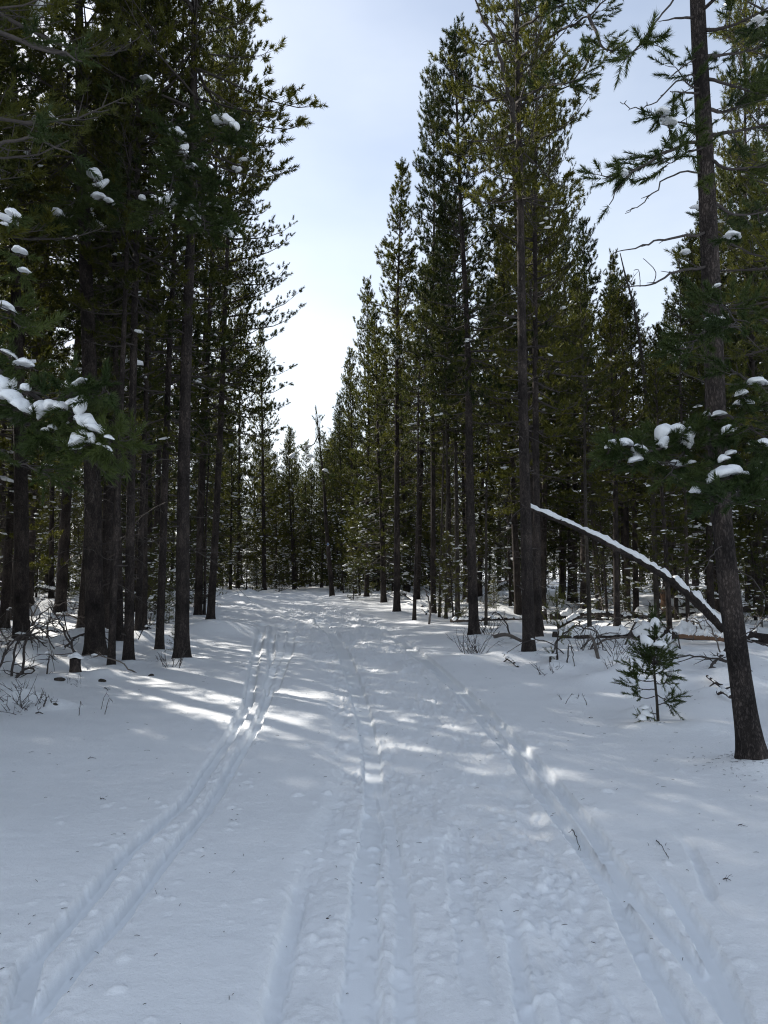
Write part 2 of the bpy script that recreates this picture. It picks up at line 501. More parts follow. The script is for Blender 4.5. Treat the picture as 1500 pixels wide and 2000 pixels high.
        if dep > 0.03: z[:] = z * (1 - ce) + (zb - 0.95 * dep - 0.006 * fbm(x * 3, y * 1.2, 160 + k, 3)) * ce - 0.010 * soft * env
        else: z -= env * (dep * core + 0.006 * soft)
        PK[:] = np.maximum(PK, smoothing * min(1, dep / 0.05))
        z += env * berm * lump * 0.0045 * (0.6 + dep * 8)
        # floors are pressed smooth
    # clods, chips and pole holes
    r2 = np.random.default_rng(5)
    xx, yy = xs[ja:jb], ys[a:b]
    for q in range(1700):
        cy = 2.4 + 9.5 * r2.random() ** 1.7
        if r2.random() < 0.34:
            k = int(r2.choice([0, 1, 4, 5, 7, 8, 8, 1, 0]))
            w = TRKW[k][0]
            cx = np.interp(cy, w[:, 1], w[:, 0]) + r2.choice([-1, 1]) * (TRKW[k][1] * 2 + abs(r2.normal(0, 0.09)))
        elif r2.random() < 0.75:
            cx = np.interp(cy, [2.2, 5.8, 11.5], [-0.45, -0.42, -0.8]) + r2.random() * 1.55
        else:
            cx = r2.uniform(-2.2, 2.4)
        R = r2.uniform(0.010, 0.026) * (1.5 if r2.random() < 0.16 else 1) * (0.8 + cy * 0.07)
        Hh = R * r2.uniform(0.15, 0.5) * (1 if r2.random() < 0.88 else -0.7)
        i0, i1 = np.searchsorted(yy, [cy - 1.6 * R, cy + 1.6 * R]); j0, j1 = np.searchsorted(xx, [cx - 1.6 * R, cx + 1.6 * R])
        if i1 - i0 < 1 or j1 - j0 < 1: continue
        lx = x[i0:i1, j0:j1] - cx; ly = (y[i0:i1, j0:j1] - cy) * r2.uniform(0.7, 1.2)
        an = np.arctan2(ly, lx)
        rr = np.sqrt(lx ** 2 + ly ** 2) / (R * (1 + 0.22 * np.sin(an * 2 + q) + 0.15 * np.sin(an * 3 + 2 * q)))
        z[i0:i1, j0:j1] += Hh * np.clip(1 - rr ** 2.4, 0, 1)
    Z[a:b, ja:jb] = z
    ny, nx = X.shape
    i, j = np.meshgrid(np.arange(ny - 1), np.arange(nx - 1), indexing='ij')
    q = i * nx + j
    F = np.stack([q, q + 1, q + nx + 1, q + nx], -1).reshape(-1, 4)
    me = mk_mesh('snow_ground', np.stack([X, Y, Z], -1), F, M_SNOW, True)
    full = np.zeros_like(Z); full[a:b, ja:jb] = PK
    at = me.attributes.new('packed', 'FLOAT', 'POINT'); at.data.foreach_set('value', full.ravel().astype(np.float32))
    o = obj('snow_ground', me)
    tag(o, 'snow covered forest floor and trail with pressed ski grooves', None, None, 'structure')
    return xs, ys, Z


GX, GY, GZ = build_ground()


def gh(x, y):             # height of the snow at a spot
    j = int(np.clip(np.searchsorted(GX, x), 1, len(GX) - 1)); i = int(np.clip(np.searchsorted(GY, y), 1, len(GY) - 1))
    return float(GZ[i, j])


# ------------------------------------------------------------------ pines
def needles(acc_v, Pn, Dn, Ln, K, nl, w, rg, spread=(40, 85)):
    n = len(Pn)
    Dn = unit(Dn)
    ref = np.where(np.abs(Dn[:, 2:3]) < 0.9, np.array([[0, 0, 1.0]]), np.array([[1.0, 0, 0]]))
    A = unit(np.cross(Dn, ref)); B = np.cross(Dn, A)
    s = (np.arange(K)[None, :] + rg.random((n, K))) / K
    s = 0.05 + 0.98 * s
    th = rg.random((n, K)) * 2 * np.pi
    an = np.radians(rg.uniform(spread[0], spread[1], (n, K)) * (1.12 - 0.75 * s ** 2))
    rad = A[:, None] * np.cos(th)[..., None] + B[:, None] * np.sin(th)[..., None]
    tan = -A[:, None] * np.sin(th)[..., None] + B[:, None] * np.cos(th)[..., None]
    dirn = Dn[:, None] * np.cos(an)[..., None] + rad * np.sin(an)[..., None]
    base = Pn[:, None] + Dn[:, None] * (Ln[:, None] * s)[..., None]
    ln = nl * rg.uniform(0.75, 1.15, (n, K)) * rg.uniform(0.7, 1.3, (n, 1))
    # twist the blade randomly
    tw = rg.random((n, K)) * np.pi
    side = unit(np.cross(dirn, tan)) * np.sin(tw)[..., None] + tan * np.cos(tw)[..., None]
    v0 = base - side * w / 2; v1 = base + side * w / 2
    tip = base + dirn * ln[..., None]
    V = np.stack([v0, v1, tip], 2).reshape(-1, 3)
    acc_v.append(V)


_ico = {}


def ico(sub):
    if sub not in _ico:
        import bmesh
        bm = bmesh.new(); bmesh.ops.create_icosphere(bm, subdivisions=sub, radius=1.0)
        V = np.array([v.co[:] for v in bm.verts]); F = np.array([[v.index for v in f.verts] for f in bm.faces])
        bm.free(); _ico[sub] = (V, F)
    return _ico[sub]


def lump(rg, sub=2, rough=0.25):
    V, F = ico(sub); V = V.copy()
    d = np.zeros(len(V))
    for _ in range(5):
        k = rg.normal(0, 1.7, 3); d += np.sin(V @ k + rg.random() * 6.28)
    V *= (1 + rough * d / 2.6)[:, None]
    V[:, 2] = np.where(V[:, 2] < 0, V[:, 2] * 0.55, V[:, 2])
    return V, F


def pine(seed, H, cb, R, K=46, nl=0.074, w=0.0150, whorl=0.31, nb=(4, 5), snow=0.3, snow_low=6.0, top_up=55, low_el=-8, twig_gap=0.105, dead=True, lsub=1,
         sides=4, snow_size=1.0, dead_n=1.0, shape=0.58, full=0.0):
    """A pine in its own coordinates: dict of part meshes and a centre line."""
    rg = np.random.default_rng(seed)
    ph = rg.random(4) * 6.28; am = 0.012 * H * rg.uniform(0.3, 1.0)

    def cen(z):
        t = np.asarray(z, float) / H
        wv = np.clip(t * 2, 0, 1)
        return np.stack([am * wv * (np.sin(3.1 * t + ph[0]) - math.sin(ph[0])) * 0.6 + 0.02 * wv * np.sin(11 * t + ph[1]),
                         am * wv * (np.sin(2.7 * t + ph[2]) - math.sin(ph[2])) * 0.6 + 0.02 * wv * np.sin(9 * t + ph[3]), np.asarray(z, float)], -1)
    br = Acc(); SP, SD, SL = [], [], []
    z = cb
    r_t = lambda zz: 0.012 * H * 0.9 * max(0.06, 1 - zz / H)
    while z < H - 0.12:
        t = (z - cb) / (H - cb)
        prof = (0.55 + 0.45 * min(1, t / 0.18) * (1 - full) + 0.45 * full) * max(0.0, 1 - t) ** shape + 0.07
        n = rg.integers(nb[0], nb[1] + 1)
        a0 = rg.random() * 6.28
        for q in range(n):
            az = a0 + q * 6.28 / n + rg.normal(0, 0.35)
            L = R * prof * rg.uniform(0.5, 1.22)
            if rg.random() < 0.08: L *= 1.3
            if L < 0.12: L = 0.12
            el0 = math.radians(low_el + (top_up - low_el) * t ** 0.9 + rg.normal(0, 8))
            m = 6
            s = np.linspace(0, 1, m)
            el = el0 - 0.25 * np.sin(math.pi * s) * (1 - t) + 0.55 * s ** 2 * (1 - 0.6 * t)
            azs = az + rg.normal(0, 0.16) * s + rg.normal(0, 0.1)
            seg = np.stack([np.cos(azs) * np.cos(el), np.sin(azs) * np.cos(el), np.sin(el)], -1) * (L / (m - 1))
            zz = z + rg.normal(0, 0.08)
            pts = cen(zz) + np.vstack([np.zeros(3), np.cumsum(seg[1:], 0)])
            rb = 0.0065 + 0.0095 * L
            br.add(*tube(pts, np.linspace(rb, 0.003, m), sides, cap=False))
            # foliage-bearing twigs
            s0 = 0.42 * (1 - t) * min(1, L / 1.0) * rg.uniform(0.5, 1.3)
            nt_ = int(L * (1 - s0) / twig_gap) + 2
            for i in range(nt_):
                u = s0 + (1 - s0) * (i + rg.random()) / nt_
                f = u * (m - 1); k0 = min(int(f), m - 2)
                p = pts[k0] + (pts[k0 + 1] - pts[k0]) * (f - k0)
                d = unit(pts[k0 + 1] - pts[k0])
                side = unit(np.cross(d, [0, 0, 1.0])) * rg.choice([-1, 1])
                ang = math.radians(rg.uniform(25, 70))
                td = unit(d * math.cos(ang) + side * math.sin(ang) + np.array([0, 0, rg.uniform(-0.1, 0.55)]))
                tl = (0.06 + 0.42 * (1 - u) * min(L, 1.6) * rg.uniform(0.5, 1.1)) if L > 0.3 else 0.03
                tl = min(tl, 0.55)
                e = p + td * tl + np.array([0, 0, 0.12 * tl])
                if tl > 0.07:
                    br.add(*tube(np.array([p, p + td * tl * 0.5, e]), [0.005, 0.004, 0.003], 3, cap=False))
                ns = 1 + int(tl / 0.17)
                for c in range(ns):
                    pp = p + (e - p) * (1 - c / max(ns, 1) * 0.85)
                    sd = unit(td + rg.normal(0, 0.55, 3) + np.array([0, 0, 0.75]))
                    SP.append(pp + rg.normal(0, 0.035, 3)); SD.append(sd); SL.append(rg.uniform(0.06, 0.13))
            SP.append(pts[-1]); SD.append(unit(seg[-1] + [0, 0, 0.01])); SL.append(0.16)
        z += whorl * rg.uniform(0.6, 1.35)
    for q in range(5):
        SP.append(cen(H - 0.05 - 0.12 * q)); SD.append(np.array([rg.normal(0, .25), rg.normal(0, .25), 1.0])); SL.append(0.2)
    SP = np.array(SP); SD = np.array(SD); SL = np.array(SL)
    vv = []
    needles(vv, SP, SD, SL, K, nl, w, rg)
    V = np.concatenate(vv)
    crown = ('V', V)
    # snow lumps resting on the foliage
    sn = Acc()
    hz = SP[:, 2]
    pr = snow * np.clip(1.25 - hz / snow_low, 0.04, 1.0) * 0.11
    hit = np.where(rg.random(len(SP)) < pr)[0]
    for h in hit:
        c = SP[h] + SD[h] * SL[h] * 0.6 + np.array([0, 0, 0.03])
        for q in range(int(rg.integers(1, 4))):
            lv, lf = lump(rg, lsub, 0.3)
            sz = snow_size * rg.uniform(0.022, 0.062) * (1.7 if rg.random() < 0.12 else 1)
            hd = math.atan2(SD[h][1], SD[h][0]) + rg.normal(0, 0.4)
            lv = lv * np.array([sz * rg.uniform(1.2, 2.6), sz, sz * rg.uniform(0.35, 0.7)])
            slope = max(-0.5, min(0.5, SD[h][2])) * -0.6 * rg.random()
            lv[:, 2] += lv[:, 0] * slope
            c2, s2 = math.cos(hd), math.sin(hd)
            lv = np.stack([lv[:, 0] * c2 - lv[:, 1] * s2, lv[:, 0] * s2 + lv[:, 1] * c2, lv[:, 2]], -1)
            sn.add(lv + c + rg.normal(0, 0.06, 3) * snow_size, lf)
    # dead lower branches
    if dead:
        nd = int((cb - 0.8) * 7 * dead_n)
        for q in range(nd):
            zz = 0.9 + (cb + 1.0 - 0.9) * rg.random() ** 0.8
            az = rg.random() * 6.28
            L = rg.uniform(0.15, 1.5) * rg.uniform(0.5, 1) * min(1.0, R / 1.2)
            m = 6; s = np.linspace(0, 1, m)
            el = rg.normal(-0.05, 0.22) + rg.normal(-0.3, 0.35) * s + rg.normal(0.1, 0.3) * s ** 2
            azs = az + rg.normal(0, 0.5) * s
            seg = np.stack([np.cos(azs) * np.cos(el), np.sin(azs) * np.cos(el), np.sin(el)], -1) * L / (m - 1)
            pts = cen(zz) + np.vstack([np.zeros(3), np.cumsum(seg[1:], 0)])
            br.add(*tube(pts, np.linspace(0.0045 + 0.0045 * L, 0.0018, m), 3, cap=False))
            for c in range(int(L * 5)):
                u = rg.uniform(0.3, 1); f = u * (m - 1); k0 = min(int(f), m - 2)
                p = pts[k0] + (pts[k0 + 1] - pts[k0]) * (f - k0)
                d = unit(seg[k0] / (L + 1e-6) + rg.normal(0, 0.12, 3)); l2 = rg.uniform(0.1, 0.4) * L
                br.add(*tube(np.array([p, p + d * l2 * 0.5 + [0, 0, -0.02 * l2], p + d * l2 + rg.normal(0, 0.06 * l2, 3)]), [0.003, 0.0022, 0.0014], 3, cap=False))
        for q in range(int(cb * 5)):     # stubs and knots on the stem
            zz = rg.uniform(0.3, cb + 1); az = rg.random() * 6.28
            rr = r_t(zz)
            d = np.array([math.cos(az), math.sin(az), rg.uniform(-0.1, 0.4)])
            p = cen(zz)
            br.add(*tube(np.array([p, p + d * (rr + 0.02), p + d * (rr + rg.uniform(0.03, 0.09))]), [0.016, 0.011, 0.006], 4, cap=False))
    F = np.arange(len(V)).reshape(-1, 3)
    return dict(H=H, R=R, cb=cb, cen=cen,
                crown=mk_mesh('crown', V, F, M_NEEDLE),
                branches=br.mesh('branches', M_BRANCH) if br.n else None,
                snow=sn.mesh('snow', M_CLUMP, True) if sn.n else None)


def trunk_mesh(v, H, r, seed=0, sides=12, mat=None, flare=0.42, taper=0.8, top=1.0, lumpy=0.05):
    rg = np.random.default_rng(seed + 900)
    zs = np.concatenate([[-0.35, 0.0, 0.06, 0.14, 0.26, 0.42], np.arange(0.65, H * top, 0.30), [H * top - 0.02]])
    sz = H / v['H']
    c = v['cen'](np.clip(zs / sz, 0, None)); c[:, 2] = zs
    rr = r * (np.clip(1 - zs / (H * 1.015), 0.01, 1) ** taper) * (1 + flare * np.exp(-np.clip(zs, 0, 9) / 0.16)) * 1.02
    th = np.arange(sides) * 2 * math.pi / sides
    n = len(zs)
    ZZ, TT = np.meshgrid(zs, th, indexing='ij')
    dn = lumpy * fbm(TT * 1.9 + seed, ZZ * 1.7, seed, 3) + 0.10 * np.exp(-np.clip(ZZ, 0, 9) / 0.2) * np.sin(TT * 4 + seed) + 0.03 * fbm(TT * 5, ZZ * 9, seed + 4, 2)
    Rr = rr[:, None] * (1 + dn)
    V = np.stack([c[:, 0:1] + Rr * np.cos(TT), c[:, 1:2] + Rr * np.sin(TT), ZZ], -1).reshape(-1, 3)
    i, j = np.meshgrid(np.arange(n - 1), np.arange(sides), indexing='ij')
    a = i * sides + j; b = i * sides + (j + 1) % sides
    F = np.stack([a, b, b + sides, a + sides], -1).reshape(-1, 4)
    o = (n - 1) * sides
    F = np.vstack([F, [[o + q, o + q + 1, o + q + 2, o + (q + 3) % sides] for q in range(0, sides - 2, 2)]])
    return mk_mesh('trunk', V, F, mat or M_BARK, True)


VAR = dict(
    tall=pine(11, 14.0, 5.0, 1.6, snow=0.22, snow_low=8),
    high=pine(12, 15.0, 7.5, 1.8, snow=0.2, snow_low=9),
    mid=pine(13, 13.0, 3.4, 1.4, snow=0.5, snow_low=7),
    full=pine(14, 12.0, 1.6, 1.5, snow=0.6, snow_low=6, full=0.6),
    wide=pine(15, 17.0, 5.0, 2.6, snow=0.2, snow_low=9, whorl=0.36, twig_gap=0.115),
    slim=pine(16, 14.0, 5.0, 1.05, snow=0.3, snow_low=8),
    thin=pine(17, 10.0, 5.5, 0.75, K=22, snow=0.3, dead_n=1.3),
    far_a=pine(21, 14.0, 2.6, 1.7, K=15, w=0.024, nl=0.075, snow=0.40, snow_low=8, snow_size=1.2, twig_gap=0.12, sides=3, full=0.5),
    far_b=pine(22, 12.0, 1.0, 1.6, K=15, w=0.024, nl=0.075, snow=0.42, snow_low=7, snow_size=1.2, twig_gap=0.12, sides=3, full=0.8),
    far_c=pine(23, 8.0, 0.4, 1.4, K=15, w=0.024, nl=0.075, snow=0.5, snow_low=6, snow_size=1.2, twig_gap=0.12, sides=3, full=0.8),
    young=pine(31, 4.0, 0.25, 1.0, K=20, w=0.010, nl=0.07, snow=0.7, snow_low=5, whorl=0.24, dead=False, snow_size=1.1),
    young_b=pine(32, 6.0, 0.4, 1.3, K=18, w=0.012, nl=0.07, snow=0.6, snow_low=6, whorl=0.28, dead=False, snow_size=1.1, full=0.6),
)
for k_, v_ in VAR.items(): print(k_, len(v_['crown'].polygons), len(v_['branches'].polygons), len(v_['snow'].polygons) if v_['snow'] else 0)
VTRUNK = {k: trunk_mesh(v, v['H'], 0.0088 * v['H'] + 0.012, i, 10) for i, (k, v) in enumerate(VAR.items())}


def grow(name, variant, loc, H, r=None, lean=None, rz=0.0, sr=1.0, label='', group=None, seed=0, grey=False, bare=False, top=1.0):
    """One pine: an empty at its base with trunk, branches, crown and snow under it."""
    v = VAR[variant]
    root = empty(name, loc)
    q = Matrix.Identity(3).to_quaternion()
    if lean is not None:
        q = Vector((0, 0, 1)).rotation_difference(Vector(lean))
    root.rotation_mode = 'QUATERNION'
    root.rotation_quaternion = q
    sz = H / v['H']
    if r is None:
        t = obj('trunk', VTRUNK[variant], root); t.scale = (sz, sz, sz); t.rotation_euler.z = rz
    else:
        t = obj('trunk', trunk_mesh(v, H, r, seed, 14, M_BARKG if grey else M_BARK, top=top), root); t.rotation_euler.z = rz
    for part in ('branches', 'crown', 'snow'):
        if bare and part != 'branches': continue
        if v[part] is None: continue
        o = obj(part, v[part], root)
        o.scale = (sr * sz if r is None else sr, sr * sz if r is None else sr, sz); o.rotation_euler.z = rz
        o['kind'] = 'stuff'
    tag(root, label, 'pine tree', group)
    return root


def hero(base, topp, wpx, variant, label, H=None, tip=None, sr=1.0, rz=0.0, grey=False, name='pine_tree', bare=False, top=1.0):
    B = G(*base); B[2] = gh(B[0], B[1])
    Y = B[1]
    T = P(topp[0], topp[1], Y)
    lean = unit(T - B)
    if tip is not None: H = (P(base[0], tip, Y)[2])
    r = 0.88 * wpx / F_PX * Y / 2
    B[2] -= 0.05
    HEROES.append((B[0], B[1]))
    seed = len(HEROES)
    return grow(name, variant, B, H, r, lean, rz, sr, label, None, seed, grey, bare, top)


HEROES = []
# left of the trail
hero((186, 1290), (165, 100), 40, 'high', 'thick dark pine trunk behind the small snow capped stump', H=17, sr=1.1, rz=0.4)
hero((217, 1304), (238, 650), 16, 'thin', 'slim pine stem leaning right, next to the thick dark trunk', H=13, sr=1.2, rz=1.4)
hero((251, 1296), (263, 500), 21, 'tall', 'straight grey stemmed pine, third trunk of the left clump', H=15, sr=0.9, rz=2.2)
hero((233, 1272), (226, 300), 17, 'slim', 'dark pine stem half hidden behind the left clump', H=14, rz=0.9)
hero((269, 1262), (287, 700), 14, 'thin', 'thin black pine stem behind the left clump', H=14, sr=1.3, rz=3.0)
hero((311, 1277), (333, 600), 18, 'mid', 'pine with snowy sapling tufts at its foot, left of the smooth straight trunk', H=14, sr=0.9, rz=5.0)
hero((355, 1292), (371, 0), 31, 'high', 'smooth straight pine trunk standing at the left edge of the trail', H=17, sr=1.25, rz=2.9)
hero((387, 1206), (403, 600), 17, 'wide', 'left one of the pair of pines where sun crosses the trail', H=19, sr=0.85, rz=1.0)
hero((411, 1211), (448, 560), 17, 'wide', 'right leaning one of the pair of pines beside the sunny trail bend', H=18.5, sr=0.95, rz=4.0)
hero((399, 1206), (403, 900), 6, 'thin', 'very thin stem between the paired pines by the trail', H=8, sr=0.9, rz=0.3)
hero((290, 1182), (296, 700), 17, 'mid', 'dark pine seen in the gap of the left clump', H=14, rz=3.3)
hero((100, 1176), (102, 800), 12, 'tall', 'pine rising behind the snowy brush pile on the left', H=14, rz=0.2)
hero((8, 1232), (28, 850), 21, 'full', 'pine trunk cut by the left picture edge', H=13, rz=5.5)
hero((60, 1133), (60, 800), 8, 'tall', 'left one of two close slim trunks behind the brush', H=15, rz=1.7)
hero((67, 1131), (68, 800), 7, 'tall', 'right one of two close slim trunks behind the brush', H=14, rz=4.2)
hero((516, 1156), (514, 760), 10, 'full', 'pine at the far left bend with a crown against the sky', tip=640, sr=0.95, rz=2.0)
hero((465, 1152), (468, 760), 8, 'mid', 'slim far pine just left of the trail bend', tip=520, sr=1.0, rz=0.7)
hero((433, 1150), (436, 760), 7, 'mid', 'slim pine behind the paired trunks at the bend', tip=430, sr=1.1, rz=2.7)
# centre
snag = hero((649, 1170), (622, 860), 11, 'thin', 'leaning broken pine carrying the blue diamond trail marker', H=8.6, sr=0.35, rz=0.5, name='leaning_pine')
# right of the trail
hero((775, 1199), (780, 330), 15, 'slim', 'slender pine whose pointed top stands alone against the sky', tip=318, sr=1.15, rz=1.1)
hero((809, 1213), (822, 700), 8, 'thin', 'thin dark pine stem right of the slender sky pine', H=9.5, rz=2.0)
hero((858, 1206), (866, 760), 6, 'thin', 'thin pale stem left of a pair of grey poles', H=10, sr=0.9, grey=True, rz=1.0)
hero((871, 1208), (876, 760), 7, 'thin', 'second thin pale stem beside the grey poles', H=10.5, sr=0.8, grey=True, rz=3.0)
hero((894, 1204), (888, 640), 11, 'tall', 'grey pine stem left of the darker mid trail pine', H=13, grey=True, rz=2.4)
hero((926, 1244), (904, 450), 22, 'tall', 'dark pine with a bare shrub at its foot, right trail edge', tip=52, sr=0.95, rz=0.6)
hero((949, 1222), (953, 700), 7, 'thin', 'thin pale pole just right of the shrubby pine', H=9, grey=True, sr=0.9, rz=5.1)
hero((1033, 1283), (1007, 150), 27, 'high', 'tall straight pine the snowy leaning log rests against', H=16, sr=0.92, rz=3.7)
hero((1052, 1252), (1038, 500), 18, 'wide', 'dark pine directly behind the tall log bearing pine', H=15.0, sr=0.55, rz=0.1)
hero((1152, 1246), (1146, 1000), 10, 'thin', 'slim grey pine stem rising below the leaning log', H=8, grey=True, rz=4.4)
hero((1114, 1178), (1112, 900), 12, 'full', 'dark far pine stem left of the leaning log middle', tip=430, sr=1.1, rz=2.5)
hero((1096, 1168), (1094, 900), 8, 'mid', 'narrow far pine stem behind the dark pair', H=13, rz=1.5)
hero((1207, 1182), (1196, 620), 14, 'full', 'pine with pointed top under the right sky gap', tip=505, sr=0.85, rz=4.1)
hero((1344, 1237), (1338, 900), 9, 'thin', 'slim trunk crossing behind the lower end of the leaning log', H=9, rz=2.9)
hero((1363, 1212), (1358, 900), 9, 'mid', 'slim trunk beside the broken reddish stump', H=11, rz=0.4)
hero((1298, 1165), (1302, 640), 9, 'slim', 'left one of two small twin tops in the right sky gap', tip=598, sr=0.8, rz=1.9)
hero((1316, 1163), (1317, 640), 8, 'slim', 'right one of two small twin tops in the right sky gap', tip=594, sr=0.8, rz=3.5)
hero((716, 1172), (718, 600), 10, 'full', 'broad far pine left of the slender sky pine', tip=552, sr=0.95, rz=0.8)
hero((694, 1163), (690, 780), 7, 'full', 'short dense pine ending the right tree line at the bend', tip=690, sr=0.85, rz=2.6)
hero((668, 1158), (664, 800), 7, 'far_b', 'low dense pine right of the leaning marker tree', tip=775, sr=0.8, rz=4.9)
hero((846, 1196), (845, 300), 12, 'tall', 'pine with pointed top in front of the higher crown', tip=135, sr=1.0, rz=3.1)
hero((1060, 1196), (1070, 500), 14, 'wide', 'tall dense pine filling the gap behind the log bearing pine', tip=150, sr=0.62, rz=2.1)
hero((1462, 1188), (1462, 700), 14, 'full', 'sunlit green pine behind the rightmost trunk', tip=-80, sr=1.35, rz=2.1)
hero((1395, 1200), (1400, 700), 12, 'full', 'sunlit pine seen left of the rightmost trunk', tip=330, sr=0.9, rz=5.7)

SHORT = {'thick dark pine trunk behind': 'thick dark trunk', 'smooth straight pine trunk': 'smooth straight trunk', 'left one of the pair': 'paired pines at the bend', 'pine rising behind the snowy brush': 'snowy brush pile pine', 'pine trunk cut by': 'trunk cut by the left edge', 'slender pine whose': 'slender sky pine', 'dark pine with a bare shrub': 'shrubby trail edge pine', 'tall straight pine the snowy': 'log bearing pine', 'slim grey pine stem rising': 'slim grey stem below the log', 'pine with pointed top under': 'pointed pine under the sky gap', 'left one of two small twin': 'twin tops in the sky gap'}
for o in list(bpy.data.objects):
    for k_, v_ in SHORT.items():
        if o.get('label', '').startswith(k_): o['short'] = v_

# ------------------------------------------------------------------ hand-built boughs (near trees)
def world_child(o, root):        # o keeps world coordinates under a placed root
    M = Matrix.Translation(Vector(root.location)) @ root.rotation_quaternion.to_matrix().to_4x4() if root.rotation_mode == 'QUATERNION' \
        else Matrix.Translation(Vector(root.location)) @ Matrix.Rotation(root.rotation_euler.z, 4, 'Z')
    o.parent = root
    o.matrix_parent_inverse = M.inverted()
    return o


def bough(root, ctrl, r0, seed, leaf=(0.3, 1.0), gap=0.07, twl=0.35, K=70, nl=0.05, w=0.0022, wood=None, bare=False, mat=None, up=0.25):
    """One limb of a near tree: wood as one part, its needles a sub-part."""
    rg = np.random.default_rng(seed)
    pts = curve_pts(ctrl, 4 * len(ctrl))
    n = len(pts)
    L = np.linalg.norm(np.diff(pts, axis=0), axis=1).sum()
    pts[1:-1] += rg.normal(0, 0.006 * L, (n - 2, 3))
    ac = Acc()
    ac.add(*tube(pts, np.linspace(r0, max(0.0025, r0 * 0.22), n), 6))
    SP, SD, SL = [], [], []
    nt_ = int(L * (leaf[1] - leaf[0]) / (gap * 1.15)) + 1 if not bare else int(L * 3.5)
    for i in range(nt_):
        u = leaf[0] + (leaf[1] - leaf[0]) * (i + rg.random()) / nt_
        f = u * (n - 1); k0 = min(int(f), n - 2)
        p = pts[k0] + (pts[k0 + 1] - pts[k0]) * (f - k0)
        d = unit(pts[k0 + 1] - pts[k0])
        side = unit(np.cross(d, [0, 0, 1.0])) * rg.choice([-1, 1])
        a = math.radians(rg.uniform(25, 75))
        td = unit(d * math.cos(a) + side * math.sin(a) + np.array([0, 0, rg.uniform(-0.25, 0.5)]))
        tl = twl * rg.uniform(0.35, 1.0) * (1.1 - 0.6 * u)
        if bare:
            tl *= 0.45
        e = p + td * tl
        mid = (p + e) / 2 + rg.normal(0, 0.05 * tl, 3)
        ac.add(*tube(np.array([p, mid, e]), [0.0045, 0.0035, 0.0022], 4))
        if bare: continue
        ns = 1 + int(tl / 0.10)
        for c in range(ns):
            pp = p + (e - p) * (1 - c / ns * 0.8)
            SP.append(pp); SD.append(unit(td + rg.normal(0, 0.4, 3) + [0, 0, up])); SL.append(rg.uniform(0.10, 0.16) * min(1, nl / 0.05))
    if not bare:
        SP.append(pts[-1]); SD.append(unit(pts[-1] - pts[-2])); SL.append(0.16)
    o = obj('branch', ac.mesh('branch', wood or M_BRANCH, False))
    world_child(o, root)
    if SP:
        vv = []
        needles(vv, np.array(SP), np.array(SD), np.array(SL), K, nl, w, rg, (28, 66))
        V = np.concatenate(vv)
        c = obj('needles', mk_mesh('needles', V, np.arange(len(V)).reshape(-1, 3), mat or M_NEEDLE_FRESH))
        c.parent = o
        c['kind'] = 'stuff'
    return o


CARRY = {}


def clump(root, c, size, tilt=0.0, yaw=0.0, seed=0, sub=3, name='snow_clump', carry=False):
    """A pillow of snow lying on a bough: a dome with a ragged flat underside and smaller lumps grown onto it."""
    rg = np.random.default_rng(seed)
    ac = Acc()
    for q in range(1 if sub < 2 else int(rg.integers(3, 6))):
        V, F = ico(sub if q == 0 else max(1, sub - 1)); V = V.copy()
        d = np.zeros(len(V))
        for j in range(8):
            k = rg.normal(0, 1.4 + 0.5 * j, 3); d += np.sin(V @ k + rg.random() * 6.28) / (1 + 0.35 * j)
        V *= (1 + 0.12 * d)[:, None]
        low = V[:, 2] < 0
        V[:, 2] = np.where(low, V[:, 2] * 0.22 + 0.10 * np.sin(V[:, 0] * 5 + seed) * np.minimum(1, -V[:, 2] * 2), V[:, 2])
        if q:
            V *= rg.uniform(0.35, 0.62)
            V += np.array([rg.uniform(-0.8, 0.8), rg.uniform(-0.6, 0.6), rg.uniform(-0.12, 0.2)])
        V[:, 2] -= 0.22 * V[:, 0] ** 2
        V *= np.array(size) * 0.5
        ac.add(V, F)
    R = np.array(Matrix.Rotation(yaw, 3, 'Z') @ Matrix.Rotation(tilt * 0.75, 3, 'Y'))
    ac.v = [v @ R.T + np.array(c) for v in ac.v]
    o = obj(name, ac.mesh(name, M_CLUMP, True))
    if root is not None: world_child(o, root)
    if carry: CARRY.setdefault(root.name, (root, []))[1].append((np.array(c), np.array(size), R))
    return o


def carry_tufts(root, K, w, nl, seed, per=9):
    """Needles of the twigs that hold the snow pillows of one tree."""
    rg = np.random.default_rng(seed)
    SP, SD, SL = [], [], []
    ac = Acc()
    for c, size, R in CARRY.pop(root.name, (None, []))[1]:
        for q in range(per):
            u = np.array([rg.uniform(-0.5, 0.5) * size[0], rg.uniform(-0.3, 0.4) * size[1], -0.18 * size[2] - rg.random() * 0.04])
            p = c + R @ u
            d = unit(np.array([u[0] * 3 + rg.normal(0, 0.06), u[1] * 2 - 0.05 + rg.normal(0, 0.06), rg.uniform(-0.16, -0.02)]))
            SP.append(p); SD.append(d); SL.append(rg.uniform(0.05, 0.10))
            ac.add(*tube(np.array([c + [0, 0.02, -0.02], (p + c) / 2 - [0, 0, 0.02], p]), [0.004, 0.0035, 0.003], 4, cap=False))
    vv = []
    needles(vv, np.array(SP), np.array(SD), np.array(SL), K, nl, w, rg, (24, 62))
    V = np.concatenate(vv)
    b = obj('twigs', ac.mesh('twigs', M_BRANCH)); world_child(b, root); b['kind'] = 'stuff'
    o = obj('needles', mk_mesh('needles', V, np.arange(len(V)).reshape(-1, 3), M_NEEDLE_FRESH)); o.parent = b; o['kind'] = 'stuff'


